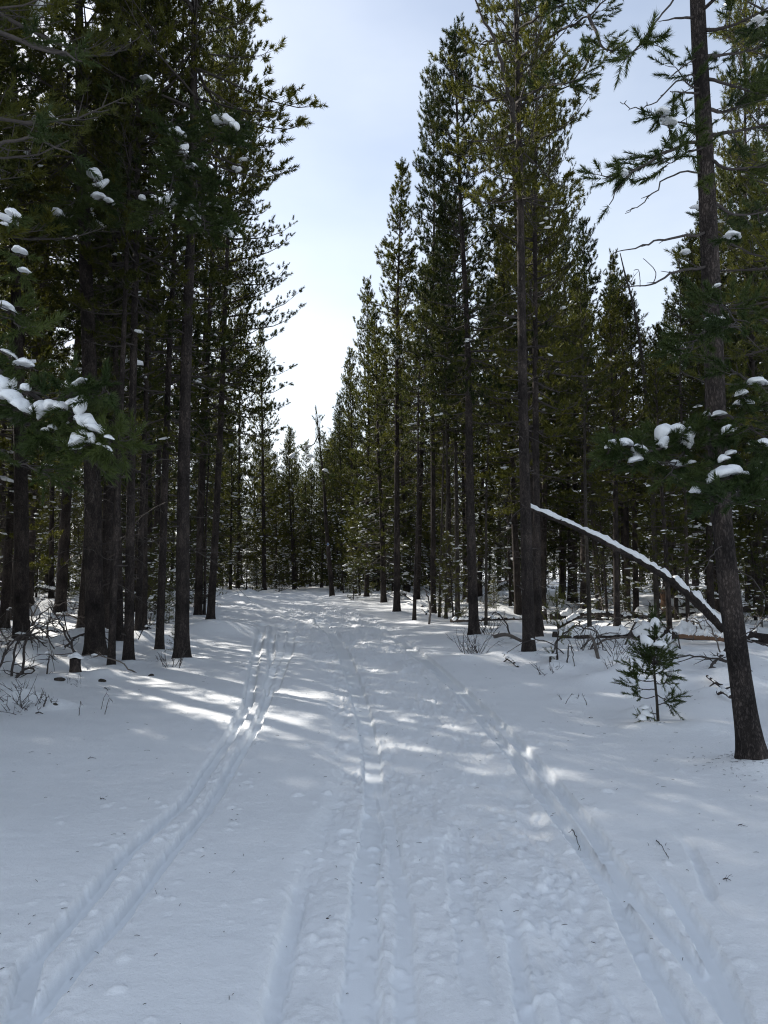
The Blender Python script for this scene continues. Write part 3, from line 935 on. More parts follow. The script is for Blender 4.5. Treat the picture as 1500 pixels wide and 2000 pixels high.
# the rightmost pine with its curved trunk
B = G(1468, 1503); B[2] = gh(B[0], B[1]) - 0.02
YR = B[1]
ctr = [P(x, y, YR) for x, y in [(1470, 1507), (1447, 1330), (1424, 1150), (1408, 1000), (1398, 800), (1391, 600), (1382, 400), (1371, 180), (1362, 0), (1352, -300), (1340, -900), (1335, -1350)]]
ctr = np.array(ctr) - B
_zs = ctr[:, 2].copy(); _zs[0] = 0


def cenR(z):
    z = np.asarray(z, float)
    return np.stack([np.interp(z, _zs, ctr[:, 0]), np.interp(z, _zs, ctr[:, 1]) * 0, z], -1)


edge_pine = empty('pine_tree', B)
HR = float(_zs[-1])
obj('trunk', trunk_mesh(dict(H=HR, cen=cenR), HR, 41 / F_PX * YR / 2, 77, 20, M_BARK, taper=0.55, flare=0.5, lumpy=0.09), edge_pine)
tag(edge_pine, 'rightmost pine, its curved trunk nearest to the viewer', 'pine tree')
edge_pine['short'] = 'rightmost curved trunk'
HEROES.append((B[0], B[1]))


def pr(*pts):
    return np.array([P(x, y, Y) for x, y, Y in pts])


for k, (c, r0) in enumerate([
    (pr((1360, 34, YR), (1320, 36, YR - .1), (1292, 41, YR - .2)), 0.013),
    (pr((1364, 110, YR), (1335, 130, YR - .1), (1309, 152, YR - .2)), 0.006),
    (pr((1366, 148, YR), (1325, 155, YR - .1), (1285, 195, YR - .3), (1245, 212, YR - .4), (1211, 199, YR - .5)), 0.008),
    (pr((1378, 182, YR), (1340, 182, YR - .1), (1309, 178, YR - .2)), 0.013),
    (pr((1378, 338, YR), (1315, 340, YR - .2), (1265, 388, YR - .4), (1221, 417, YR - .5)), 0.009),
    (pr((1384, 455, YR), (1310, 466, YR - .2), (1255, 480, YR - .4), (1200, 494, YR - .5)), 0.013),
    (pr((1388, 520, YR), (1320, 530, YR - .2), (1270, 557, YR - .4), (1212, 560, YR - .5)), 0.013),
    (pr((1275, 556, YR - .4), (1280, 530, YR - .45), (1256, 505, YR - .5)), 0.004),
    (pr((1250, 560, YR - .4), (1250, 545, YR - .45), (1247, 527, YR - .5), (1238, 528, YR - .5)), 0.003),
    (pr((1392, 620, YR), (1440, 640, YR - .1), (1490, 690, YR - .2)), 0.009),
    (pr((1425, 1110, YR), (1470, 1130, YR - .2), (1500, 1180, YR - .4)), 0.007),
    (pr((1432, 1250, YR), (1470, 1230, YR - .2), (1510, 1190, YR - .4)), 0.006),
    (pr((1418, 1060, YR), (1390, 1085, YR - .2), (1375, 1120, YR - .3)), 0.005),
]):
    bough(edge_pine, c, r0, 300 + k, bare=True, twl=0.25)
for k, (c, r0, lf, gp, tw) in enumerate([
    (pr((1380, 272, YR), (1320, 288, YR - .2), (1265, 318, YR - .4), (1225, 345, YR - .5), (1190, 400, YR - .6)), 0.016, (0.12, 0.6), 0.06, 0.30),
    (pr((1226, 338, YR - .5), (1195, 345, YR - .55), (1162, 340, YR - .6)), 0.006, (0.1, 1.0), 0.045, 0.14),
    (pr((1378, 250, YR), (1330, 240, YR - .15), (1285, 225, YR - .3)), 0.012, (0.35, 1.0), 0.05, 0.22),
    (pr((1390, -120, YR), (1320, -10, YR - .2), (1265, 60, YR - .4), (1240, 100, YR - .5)), 0.011, (0.75, 1.0), 0.05, 0.30),
    (pr((1258, 65, YR - .4), (1272, 85, YR - .45), (1290, 92, YR - .5)), 0.004, (0.4, 1.0), 0.035, 0.10),
    (pr((1384, 265, YR), (1440, 256, YR - .1), (1520, 240, YR - .2)), 0.022, (0.3, 1.0), 0.05, 0.5),
    (pr((1372, 60, YR), (1430, 50, YR - .2), (1510, 10, YR - .4)), 0.018, (0.25, 1.0), 0.05, 0.5),
    (pr((1376, 150, YR), (1440, 170, YR - .2), (1510, 190, YR - .4)), 0.016, (0.25, 1.0), 0.05, 0.5),
    (pr((1370, 20, YR), (1420, -20, YR - .3), (1500, -60, YR - .5)), 0.018, (0.2, 1.0), 0.045, 0.5),
    (pr((1374, 110, YR), (1430, 105, YR + .3), (1510, 90, YR + .5)), 0.018, (0.2, 1.0), 0.04, 0.55),
    (pr((1378, 210, YR), (1430, 215, YR + .3), (1510, 160, YR + .4)), 0.018, (0.2, 1.0), 0.04, 0.55),
    (pr((1384, 310, YR), (1430, 330, YR - .2), (1510, 320, YR - .3)), 0.016, (0.25, 1.0), 0.045, 0.5),
    (pr((1376, 175, YR), (1345, 165, YR - .1), (1318, 130, YR - .2)), 0.010, (0.3, 1.0), 0.045, 0.2),
    (pr((1380, 285, YR), (1340, 300, YR - .2), (1300, 325, YR - .4)), 0.012, (0.25, 1.0), 0.04, 0.28),
    (pr((1388, 390, YR), (1440, 420, YR + .1), (1510, 410, YR + .2)), 0.016, (0.25, 1.0), 0.045, 0.5),
    (pr((1396, 585, YR), (1410, 600, YR - .5), (1450, 640, YR - 1.0)), 0.014, (0.2, 1.0), 0.045, 0.40),
    (pr((1398, 640, YR), (1370, 650, YR - .5), (1345, 690, YR - .8)), 0.010, (0.4, 1.0), 0.06, 0.30),
    (pr((1402, 700, YR), (1440, 730, YR - .5), (1510, 770, YR - .8)), 0.014, (0.3, 1.0), 0.05, 0.40),
    (pr((1404, 850, YR), (1350, 850, YR - .4), (1280, 880, YR - .7), (1200, 885, YR - .8)), 0.016, (0.2, 1.0), 0.040, 0.40),
    (pr((1404, 860, YR), (1340, 880, YR - .5), (1310, 930, YR - .9)), 0.012, (0.2, 1.0), 0.045, 0.38),
    (pr((1408, 900, YR), (1430, 930, YR - .6), (1440, 960, YR - 1.1), (1430, 985, YR - 1.3)), 0.014, (0.25, 1.0), 0.035, 0.40),
    (pr((1410, 905, YR), (1460, 930, YR - .5), (1520, 950, YR - 1.0)), 0.014, (0.25, 1.0), 0.038, 0.42),
    (pr((1402, 800, YR), (1450, 830, YR - .5), (1520, 870, YR - .9)), 0.014, (0.25, 1.0), 0.05, 0.42),
]):
    bough(edge_pine, c, r0, 340 + k, lf, gp, tw, w=0.0062, K=90, nl=0.055)
for k, (x, y, Y, w_, h_, tl) in enumerate([(1292, 222, YR - .3, 22, 13, .3), (1307, 240, YR - .25, 26, 12, .7), (1218, 343, YR - .5, 14, 10, -.3), (1300, 848, YR - .55, 32, 26, -.6), (1318, 843, YR - .5, 34, 18, .1), (1334, 858, YR - .5, 26, 36, 1.0), (1292, 872, YR - .6, 16, 20, .8),
                                          (1252, 888, YR - .7, 20, 30, -1.0), (1240, 902, YR - .75, 24, 10, -.3), (1200, 868, YR - .8, 34, 9, .1), (1222, 868, YR - .75, 26, 10, .3), (1190, 876, YR - .8, 14, 12, 0), (1280, 905, YR - .6, 12, 8, 0), (1320, 909, YR - .6, 18, 9, .3), (1342, 908, YR - .5, 20, 9, -.3),
                                          (1420, 845, YR - .7, 18, 14, -.4), (1412, 900, YR - .8, 18, 15, -.5), (1428, 888, YR - .7, 18, 8, -.3), (1408, 932, YR - 1.0, 44, 22, -.4), (1430, 925, YR - 1.0, 26, 18, .1), (1455, 930, YR - .9, 18, 10, .2), (1357, 962, YR - .9, 16, 14, .3), (1380, 812, YR - .3, 12, 6, 0), (1403, 812, YR - .4, 22, 8, -.2),
                                          (1390, 625, YR - .6, 22, 8, 0), (1402, 631, YR - .7, 30, 8, 0), (1400, 562, YR - .5, 14, 6, -.4), (1428, 464, YR - .4, 24, 8, .1), (1475, 750, YR - .6, 30, 14, .2), (1445, 772, YR - .6, 18, 12, -.4), (1490, 870, YR - .8, 22, 12, .2), (1450, 790, YR - .5, 26, 9, 0), (1480, 45, YR - .3, 34, 9, -.3)]):
    s_ = Y / F_PX
    clump(edge_pine, P(x, y - 3, Y - 0.05), (w_ * s_ * 1.25, w_ * s_ * 1.1 + 0.02, h_ * s_ * 1.65), tl, 0.2 * math.sin(k * 3.1), 500 + k, carry=True)
carry_tufts(edge_pine, 60, 0.006, 0.048, 1, 6)

# pine just outside the left edge, its snowy boughs reaching in
VAR['near_left'] = pine(41, 12.0, 4.5, 2.0, K=44, w=0.0065, nl=0.055, snow=0.0, snow_low=9, sides=6, lsub=2)
VAR['near_right'] = pine(43, 12.0, 2.6, 1.45, K=50, w=0.008, nl=0.055, snow=0.05, snow_low=8, snow_size=1.0, sides=6, lsub=2)
XL, YL = -3.35, 4.7
near_left = grow('pine_tree', 'near_left', (XL, YL, gh(XL, YL) - 0.02), 12.0, 0.14, None, 0.6, 1.0, 'close pine at the left edge reaching in with snow laden boughs', None, 201)
HEROES.append((XL, YL))
NLt = lambda z: np.array([XL, YL, z])
for k, (c, r0, lf, gp, tw) in enumerate([
    (np.vstack([NLt(2.9), pr((-60, 700, 4.45), (40, 755, 4.25), (120, 800, 4.05), (190, 850, 3.95), (235, 868, 3.9))]), 0.020, (0.45, 1.0), 0.035, 0.36),
    (np.vstack([NLt(2.6), pr((-60, 800, 4.4), (50, 830, 4.15), (130, 870, 4.0), (190, 905, 3.9))]), 0.018, (0.45, 1.0), 0.038, 0.36),
    (np.vstack([NLt(3.0), pr((-40, 720, 4.3), (70, 770, 4.1), (150, 768, 3.95), (215, 775, 3.9))]), 0.014, (0.55, 1.0), 0.034, 0.26),
    (np.vstack([NLt(3.1), pr((-50, 650, 4.5), (20, 705, 4.3), (75, 725, 4.2))]), 0.012, (0.55, 1.0), 0.07, 0.22),
    (np.vstack([NLt(2.4), pr((-60, 860, 4.4), (30, 900, 4.2), (95, 930, 4.1))]), 0.014, (0.45, 1.0), 0.045, 0.34),
    (np.vstack([NLt(3.6), pr((-60, 560, 4.5), (10, 600, 4.3), (50, 640, 4.2))]), 0.014, (0.5, 1.0), 0.055, 0.30),
    (np.vstack([NLt(4.4), pr((-40, 290, 4.6), (60, 270, 4.5), (140, 300, 4.4))]), 0.018, (0.5, 1.0), 0.11, 0.32),
    (np.vstack([NLt(4.9), pr((-40, 60, 4.6), (60, 90, 4.5), (160, 120, 4.4))]), 0.022, (0.45, 1.0), 0.12, 0.34),
]):
    bough(near_left, c, r0, 400 + k, lf, gp * 1.45, tw * 0.8, w=0.0056, K=90, nl=0.055)
for k, (x, y, Y, w_, h_, tl) in enumerate([(2, 762, 4.15, 46, 34, .1), (22, 785, 4.1, 40, 26, .6), (44, 798, 4.1, 34, 20, .8), (72, 806, 4.05, 26, 34, 1.0), (103, 797, 4.0, 26, 16, -.3), (118, 800, 4.0, 22, 14, .2), (147, 800, 3.95, 30, 34, .95), (160, 828, 3.95, 26, 24, 1.0), (176, 830, 3.92, 18, 15, .2), (184, 842, 3.9, 36, 15, .5), (162, 866, 3.9, 34, 30, -.5), (176, 862, 3.88, 24, 20, .3), (205, 876, 3.88, 30, 10, .6), (212, 858, 3.85, 14, 7, .3),
                                          (46, 713, 4.2, 28, 11, .15), (18, 694, 4.25, 24, 7, .7), (50, 762, 4.1, 15, 13, .2), (26, 748, 4.15, 10, 12, 1.0), (102, 838, 4.0, 13, 9, .2), (88, 843, 4.0, 14, 6, 0), (118, 868, 4.0, 16, 9, .4), (135, 877, 3.98, 18, 9, .2), (155, 750, 3.95, 26, 8, -.5),
                                          (12, 603, 4.3, 30, 12, .4), (26, 420, 4.4, 24, 14, .4), (38, 492, 4.4, 26, 9, .2), (48, 532, 4.4, 16, 7, .2)]):
    s_ = Y / F_PX
    clump(near_left, P(x, y - 3, Y - 0.05), (w_ * s_ * 1.25, w_ * s_ * 1.1 + 0.02, h_ * s_ * 1.65), tl, 0.2 * math.sin(k * 2.3), 600 + k, carry=True)
carry_tufts(near_left, 60, 0.0055, 0.046, 2, 5)

XE, YE = 4.55, 7.6
grow('pine_tree', 'near_right', (XE, YE, gh(XE, YE) - 0.02), 12.0, 0.12, None, 1.6, 1.0, 'dark bushy pine crowding the right edge beyond the rightmost trunk', None, 203)
HEROES.append((XE, YE))

# boughs with pillows of snow in front of the left clump
clump_tree = [o for o in bpy.data.objects if o.get('label', '').startswith('smooth straight pine trunk')][0]
for k, (c, r0) in enumerate([
    (pr((364, 300, 11.9), (350, 320, 10.6), (330, 380, 9.4), (300, 440, 8.9)), 0.02),
    (pr((364, 260, 11.9), (400, 240, 10.6), (440, 245, 9.6), (470, 290, 9.2)), 0.02),
    (pr((362, 330, 11.9), (380, 340, 10.4), (390, 400, 9.2), (400, 450, 8.9)), 0.02),
    (pr((362, 380, 11.9), (410, 400, 10.4), (440, 440, 9.4)), 0.018),
    (pr((364, 240, 11.9), (340, 240, 10.4), (350, 280, 9.4), (365, 320, 9.0)), 0.018),
]):
    bough(clump_tree, c, r0, 700 + k, (0.3, 1.0), 0.045, 0.5, K=60, w=0.009, nl=0.06)
for k, (x, y, Y, w_, h_, tl) in enumerate([(440, 238, 9.6, 36, 18, .2), (458, 248, 9.4, 16, 14, .8), (346, 261, 9.6, 30, 16, .3), (354, 296, 9.3, 18, 28, 1.0), (374, 325, 9.1, 28, 10, .5), (331, 396, 9.2, 30, 18, .1), (373, 412, 9.2, 22, 16, .5), (382, 430, 9.0, 20, 18, .9), (418, 402, 9.4, 22, 12, .4), (437, 450, 9.3, 30, 10, .6), (278, 388, 9.4, 16, 10, .4), (286, 154, 10, 20, 9, .2)]):
    s_ = Y / F_PX
    clump(clump_tree, P(x, y, Y), (w_ * s_ * 1.2, w_ * s_ * 1.1, h_ * s_ * 1.5), tl, 0.3 * math.sin(k * 2.3), 750 + k, carry=True)
carry_tufts(clump_tree, 44, 0.009, 0.055, 3, 9)
back_tree = [o for o in bpy.data.objects if o.get('label', '').startswith('thick dark pine trunk')][0]
for k, (c, r0) in enumerate([
    (pr((170, 330, 11.9), (185, 350, 10.6), (200, 400, 9.6)), 0.018),
    (pr((170, 380, 11.9), (140, 400, 10.6), (110, 440, 9.8)), 0.018),
]):
    bough(back_tree, c, r0, 720 + k, (0.3, 1.0), 0.045, 0.45, K=60, w=0.009, nl=0.06)
for k, (x, y, Y, w_, h_, tl) in enumerate([(185, 345, 10.0, 26, 22, .3), (194, 362, 9.9, 12, 24, 1.2), (195, 385, 9.7, 24, 14, .2), (212, 393, 9.6, 18, 10, .4), (112, 418, 10, 26, 12, .3)]):
    s_ = Y / F_PX
    clump(back_tree, P(x, y, Y), (w_ * s_ * 1.2, w_ * s_ * 1.1, h_ * s_ * 1.5), tl, 0.3 * math.sin(k * 2.3), 790 + k, carry=True)
carry_tufts(back_tree, 44, 0.009, 0.055, 4, 9)
# bent dead top leaning over the tall log bearing pine
log_pine = [o for o in bpy.data.objects if o.get('label', '').startswith('tall straight pine the snowy')][0]
bough(log_pine, pr((1004, 240, 12.6), (998, 190, 12.4), (985, 150, 12.3), (966, 80, 12.2), (945, 40, 12.1), (926, -10, 12.0)), 0.055, 731, bare=True, twl=0.8)
bough(log_pine, pr((966, 80, 12.2), (945, 82, 12.1), (934, 95, 12.0)), 0.02, 732, bare=True, twl=0.5)
for k, c in enumerate([pr((1008, 120, 12.5), (1080, 70, 11.6), (1150, 30, 10.8), (1200, -20, 10.4)), pr((1150, 30, 10.8), (1175, 90, 10.4), (1195, 100, 10.3)),
                       pr((1010, 200, 12.5), (1060, 170, 11.8), (1110, 160, 11.2), (1150, 120, 10.8)), pr((1010, 60, 12.5), (1070, 20, 11.8), (1140, 0, 11.0))]):
    bough(log_pine, c, 0.03, 735 + k, (0.3, 1.0), 0.05, 0.55, K=60, w=0.009, nl=0.06)

# trail marker on the leaning pine
Bm = G(649, 1170)
mk = empty('trail_marker', P(640.5, 1063, Bm[1] - 0.17))


def diamond(name, w, h, t, mat, parent, y):
    V = np.array([[0, 0, h], [w, 0, 0], [0, 0, -h], [-w, 0, 0]], float)
    V = np.vstack([V + [0, y, 0], V + [0, y + t, 0]])
    F = np.array([[0, 3, 2, 1], [4, 5, 6, 7], [0, 1, 5, 4], [1, 2, 6, 5], [2, 3, 7, 6], [3, 0, 4, 7]])
    return obj(name, mk_mesh(name, V, F, mat), parent)


diamond('plate', 0.066, 0.092, 0.004, M_WHITE, mk, 0)
diamond('blue_face', 0.046, 0.064, 0.003, M_BLUE, mk, -0.004)
tag(mk, 'small blue diamond trail marker with white border on the leaning pine', 'trail marker')
# a few living tufts and snow near the broken top of that pine
for k, c in enumerate([pr((621, 850, Bm[1]), (610, 870, Bm[1] - .3), (585, 880, Bm[1] - .6), (570, 900, Bm[1] - .9)), pr((622, 860, Bm[1]), (625, 835, Bm[1]), (624, 818, Bm[1])),
                       pr((628, 920, Bm[1]), (636, 925, Bm[1] - .3), (642, 935, Bm[1] - .5))]):
    bough(snag, c, 0.03, 760 + k, (0.3, 1.0), 0.09, 0.5, K=24, w=0.02, nl=0.07)
for k, (x, y, w_, h_, tl) in enumerate([(572, 893, 16, 16, .3), (606, 892, 14, 10, .2), (636, 920, 12, 8, .5), (600, 872, 18, 6, -.2)]):
    s_ = Bm[1] / F_PX
    clump(snag, P(x, y, Bm[1] - .6), (w_ * s_, w_ * s_, h_ * s_), tl, 0, 770 + k, 2)

# thin leaning dead pole in the right sky gap
pl = G(1282, 1222)
pole = empty('dead_pole', (pl[0], pl[1], gh(pl[0], pl[1])))
Yp = pl[1]
tp = np.array([P(x, y, Yp) for x, y in [(1284, 1228), (1276, 1000), (1268, 850), (1254, 700), (1238, 600), (1222, 540), (1211, 494)]])
ac = Acc(); ac.add(*tube(curve_pts(tp, 26) - np.array(pole.location), np.linspace(0.075, 0.012, 26), 8))
obj('trunk', ac.mesh('trunk', M_BARKG, True), pole)
for k, (a_, b_, c_) in enumerate([((1238, 600), (1226, 590), (1214, 592)), ((1228, 560), (1238, 540), (1247, 530)), ((1245, 650), (1262, 640), (1275, 655)), ((1254, 700), (1240, 715), (1230, 735))]):
    bough(pole, pr((*a_, Yp), (*b_, Yp - .1), (*c_, Yp - .2)), 0.012, 780 + k, bare=True, twl=0.5)
tag(pole, 'thin dead pole leaning left into the right sky gap', 'dead tree')
HEROES.append((pl[0], pl[1]))

# ------------------------------------------------------------------ the rest of the forest
SKY1 = [(600, -50), (562, 200), (592, 370), (548, 450), (560, 600), (578, 700), (594, 770), (590, 850), (640, 850), (648, 750), (690, 640), (716, 550), (776, 310), (828, 130), (884, 0), (884, -50)]
SKY2 = [(1190, -50), (1146, 180), (1178, 330), (1152, 450), (1192, 505), (1232, 590), (1292, 610), (1330, 570), (1345, 400), (1350, -50)]


def inside(poly, x, y):
    c = False
    n = len(poly)
    for i in range(n):
        x0, y0 = poly[i]; x1, y1 = poly[(i + 1) % n]
        if (y0 > y) != (y1 > y) and x < (x1 - x0) * (y - y0) / (y1 - y0 + 1e-9) + x0: c = not c
    return c


def blocks_sky(x, y, H, R, cb):
    for t, wd in ((1.0, 0.0), (0.85, 0.4), (0.6, 0.8), (0.35, 1.0), (0.15, 1.0)):
        z = cb + (H - cb) * t
        for sgn in (-1, 0, 1):
            a, b = pix((x + sgn * R * wd, y, z))
            b = max(b, -40)
            if inside(SKY1, a, b) or inside(SKY2, a, b): return True
    return False


rf = np.random.default_rng(99)
placed = list(HEROES)
KINDS = {
    'near': ['tall', 'full', 'mid', 'full', 'thin', 'full', 'tall', 'mid'],
    'far': ['far_a', 'far_b', 'far_a', 'far_b', 'far_c', 'far_c'],
}
LBL = {
    ('L', 'near'): ('pine standing among the dense dark trunks left of the trail', 'pines in the near forest left of the trail'),
    ('R', 'near'): ('pine standing in the forest behind the fallen logs on the right', 'pines in the near forest right of the trail'),
    ('L', 'far'): ('far snow flecked pine deep in the forest on the left', 'far pines left of the trail'),
    ('R', 'far'): ('far sunlit pine deep in the forest on the right', 'far pines right of the trail'),
    ('C', 'far'): ('dark snow flecked pine closing the view at the trail end', 'far pines closing the trail end'),
    ('O', 'near'): ('pine beyond the left picture edge shading the trail', 'pines outside the left edge'),
    ('Q', 'near'): ('pine beyond the right picture edge', 'pines outside the right edge'),
}
count = {}


def try_tree(x, y, zone, band, mind, keep_sky=True):
    for (a, b) in placed:
        if (a - x) ** 2 + (b - y) ** 2 < mind * mind: return False
    l, r = corridor(y)
    if l - 0.5 < x < r + 0.5 and y < 42: return False
    k = KINDS[band][int(rf.integers(len(KINDS[band])))]
    v = VAR[k]
    H = v['H'] * rf.uniform(0.85, 1.18)
    if keep_sky:
        ok = False
        for _ in range(7):
            if not blocks_sky(x, y, H, v['R'] * H / v['H'], v['cb'] * H / v['H']): ok = True; break
            H *= 0.87
        if not ok or H < 3.0: return False
    sc = H / v['H']
    lean = unit(np.array([rf.normal(0, 0.022), rf.normal(0, 0.022), 1]))
    lb, gr = LBL[(zone, band)]
    grow('pine_tree', k, (x, y, gh(x, y) - 0.04), H, None, lean, rf.random() * 6.28, rf.uniform(0.85, 1.1), lb, gr)
    placed.append((x, y)); count[(zone, band)] = count.get((zone, band), 0) + 1
    return True


def scatter(n, zone, band, yr, xr, mind, tries=40, keep_sky=True):
    done = 0
    for _ in range(n * tries):
        if done >= n: break
        y = rf.uniform(*yr); x = xr(y)
        if try_tree(x, y, zone, band, mind, keep_sky): done += 1


edge = lambda y: y * 0.545
KINDS['near'] = ['tall', 'high', 'mid', 'slim', 'thin', 'high']
scatter(22, 'L', 'near', (11, 30), lambda y: rf.uniform(-edge(y) - 0.5, corridor(y)[0]), 1.25)
KINDS['near'] = ['tall', 'full', 'mid', 'full', 'thin', 'full', 'tall', 'mid']
scatter(40, 'R', 'near', (15, 32), lambda y: rf.uniform(corridor(y)[1] + 0.8, edge(y) + 0.5), 1.35)
scatter(42, 'L', 'far', (28, 58), lambda y: rf.uniform(-edge(y) - 0.5, corridor(y)[0]), 1.5)
scatter(54, 'R', 'far', (28, 58), lambda y: rf.uniform(corridor(y)[1] + 0.3, edge(y) + 0.5), 1.5)
scatter(40, 'C', 'far', (42, 66), lambda y: rf.uniform(-y * 0.24, y * 0.04), 1.4)
KINDS['far'] = ['far_c']
scatter(34, 'C', 'far', (38, 60), lambda y: rf.uniform(-y * 0.27, y * 0.10), 1.0)
KINDS['far'] = ['far_a', 'far_b', 'far_a', 'far_b', 'far_c', 'far_c']
scatter(26, 'C', 'far', (60, 92), lambda y: rf.uniform(-y * 0.36, y * 0.2), 1.6)
scatter(24, 'R', 'far', (56, 84), lambda y: rf.uniform(0, edge(y)), 1.6)
scatter(20, 'O', 'near', (5, 17), lambda y: -edge(y) - 0.9 - rf.uniform(0.5, 9), 1.6, keep_sky=False)
scatter(19, 'O', 'near', (5, 34), lambda y: -edge(y) - 0.9 - rf.uniform(0.3, 17), 1.8, keep_sky=False)
scatter(10, 'Q', 'near', (9, 26), lambda y: edge(y) + 0.9 + rf.uniform(0.3, 5), 2.0, keep_sky=False)

for q, (x_, y_) in enumerate([(-6.9, 9.4), (-8.4, 10.6), (-6.0, 7.2), (-9.6, 12.6), (-5.1, 6.0), (-11.4, 13.4), (-7.6, 7.9), (-5.7, 8.4), (-8.2, 12.3), (-10.6, 15.0), (-5.0, 7.0), (-8.9, 15.1)]):  # extra pines added off frame to shade the foreground and break up sun patches
    k = ['full', 'mid', 'tall'][q % 3]
    grow('pine_tree', k, (x_, y_, gh(x_, y_) - 0.04), VAR[k]['H'] * (0.95 + 0.04 * q), None, None, q * 1.7, 1.0, *LBL[('O', 'near')])
    placed.append((x_, y_))

# young snowy pines in the undergrowth
yc = 0
for _ in range(900):
    if yc >= 88: break
    y = rf.uniform(15, 52); side = rf.choice([-1, 1])
    l, r = corridor(y)
    x = rf.uniform(-edge(y), l - 0.4) if side < 0 else rf.uniform(r + 1.0, edge(y))
    if y > 42 and rf.random() < 0.5: x = rf.uniform(-y * 0.24, y * 0.03)
    if any((a - x) ** 2 + (b - y) ** 2 < 0.8 for a, b in placed): continue
    k = 'young' if rf.random() < 0.4 else 'young_b'
    H = VAR[k]['H'] * rf.uniform(0.35, 1.0)
    a_, b_ = pix((x, y, H))
    if inside(SKY1, a_, b_) or inside(SKY2, a_, b_): continue
    grow('young_pine', k, (x, y, gh(x, y) - 0.05), H, None, unit(np.array([rf.normal(0, .05), rf.normal(0, .05), 1])), rf.random() * 6.28, 1.0,
         'young pine loaded with snow in the undergrowth ' + ('left' if x < (l + r) / 2 else 'right') + ' of the trail', 'young pines ' + ('left' if x < (l + r) / 2 else 'right') + ' of the trail')
    placed.append((x, y)); yc += 1

# ------------------------------------------------------------------ saplings
VAR['sapling_b'] = pine(52, 1.05, 0.25, 0.24, K=40, nl=0.045, w=0.006, whorl=0.17, nb=(2, 3), snow=0.5, dead=False, twig_gap=0.09, sides=5, shape=0.5)
b_ = G(1283, 1413); b_[2] = gh(b_[0], b_[1]) - 0.02
sap = empty('pine_sapling', b_)
tag(sap, 'small green pine sapling wearing a white cap of snow', 'sapling')
YS = b_[1]
stem = curve_pts(pr((1286, 1420, YS), (1283, 1370, YS), (1278, 1310, YS), (1278, 1250, YS), (1279, 1214, YS)), 20) - b_
ac = Acc(); ac.add(*tube(stem, np.linspace(0.017, 0.005, 20), 8)); obj('trunk', ac.mesh('trunk', M_BARKG, True), sap)
for k, (r_, m_, t_, dy, lo, gp, tw) in enumerate([
    ((1277, 1310), (1250, 1308), (1221, 1301), -.05, .35, .022, .06), ((1277, 1330), (1250, 1330), (1223, 1322), -.10, .45, .016, .10), ((1278, 1346), (1250, 1346), (1218, 1340), .05, .45, .016, .10),
    ((1278, 1360), (1258, 1364), (1238, 1360), -.05, .5, .03, .06), ((1281, 1355), (1300, 1365), (1321, 1363), -.06, .4, .016, .09), ((1283, 1378), (1302, 1374), (1318, 1384), -.1, .4, .016, .07),
    ((1277, 1318), (1295, 1312), (1308, 1322), -.08, .2, .012, .12), ((1278, 1300), (1262, 1290), (1250, 1278), -.10, .2, .012, .12), ((1278, 1300), (1290, 1288), (1302, 1280), -.12, .2, .012, .12), ((1278, 1305), (1278, 1295), (1276, 1282), -.22, .1, .012, .12),
    ((1278, 1295), (1288, 1292), (1296, 1300), .18, .1, .012, .12), ((1278, 1285), (1268, 1275), (1262, 1268), -.05, .2, .014, .08), ((1278, 1285), (1290, 1272), (1298, 1268), -.05, .2, .014, .08), ((1278, 1262), (1279, 1235), (1279, 1213), 0, .0, .014, .05),
    ((1285, 1395), (1268, 1394), (1252, 1404), -.1, .4, .02, .06), ((1279, 1320), (1264, 1316), (1252, 1312), -.12, .2, .014, .10), ((1279, 1335), (1294, 1336), (1304, 1332), .08, .3, .02, .08)]):
    sq = lambda q: (1280 + (q[0] - 1280) * 0.84, q[1])
    bough(sap, pr((*sq(r_), YS), (*sq(m_), YS + dy * .5), (*sq(t_), YS + dy)), 0.006, 840 + k, (lo, 1.0), gp * 0.85, tw * 1.1, K=60, nl=0.040, w=0.006, up=.3)
for k, (x, y, w_, h_, dy, tl) in enumerate([(1279, 1219, 20, 22, -.02, 0), (1264, 1258, 28, 34, -.12, -.5), (1290, 1262, 26, 26, -.14, .6), (1301, 1252, 18, 40, .12, .9), (1296, 1280, 20, 20, -.1, .7), (1313, 1316, 18, 26, .05, 1.0), (1304, 1298, 14, 14, .06, .7), (1230, 1360, 16, 9, -.05, .2), (1258, 1382, 20, 12, -.1, -.2), (1262, 1395, 24, 13, -.15, .1), (1254, 1404, 16, 12, -.18, 0), (1231, 1338, 12, 7, -.05, .3)]):
    s_ = b_[1] / F_PX
    clump(sap, P(x, y, b_[1] + dy), (w_ * s_ * 0.95, w_ * s_ * 0.9, h_ * s_ * 1.05), tl, 0.2 * k, 820 + k)
b2 = G(1089, 1303); b2[2] = gh(b2[0], b2[1]) - 0.02
sp2 = grow('pine_sapling', 'sapling_b', b2, 1.0, 0.012, None, 0.4, 0.9, 'thin sparse pine sapling beside the arched dead branch', None, 212)
sp2['category'] = 'sapling'
for k, (px, py, H, lb) in enumerate([(1217, 1222, 0.95, 'stubby sapling plastered with snow behind the capped sapling'), (690, 1176, 1.5, 'bushy young pine at the right foot of the leaning marker tree'),
                                     (343, 1276, 0.55, 'tiny snowy sapling left of the smooth straight trunk'), (862, 1196, 1.3, 'small young pine among the thin pale stems'),
                                     (545, 1160, 1.6, 'drooping snow laden young pine at the trail bend'), (500, 1162, 1.4, 'bowed snowy young pine left of the trail bend'), (330, 1215, 1.1, 'snowy young pine behind the left clump of trunks'),
                                     (965, 1200, 1.0, 'round snow covered young pine between two right trunks')]):
    g = G(px, py); g[2] = gh(g[0], g[1]) - 0.04
    o = grow('young_pine', 'young', g, H, None, None, k * 1.3, 1.15, lb)
    o['category'] = 'sapling'
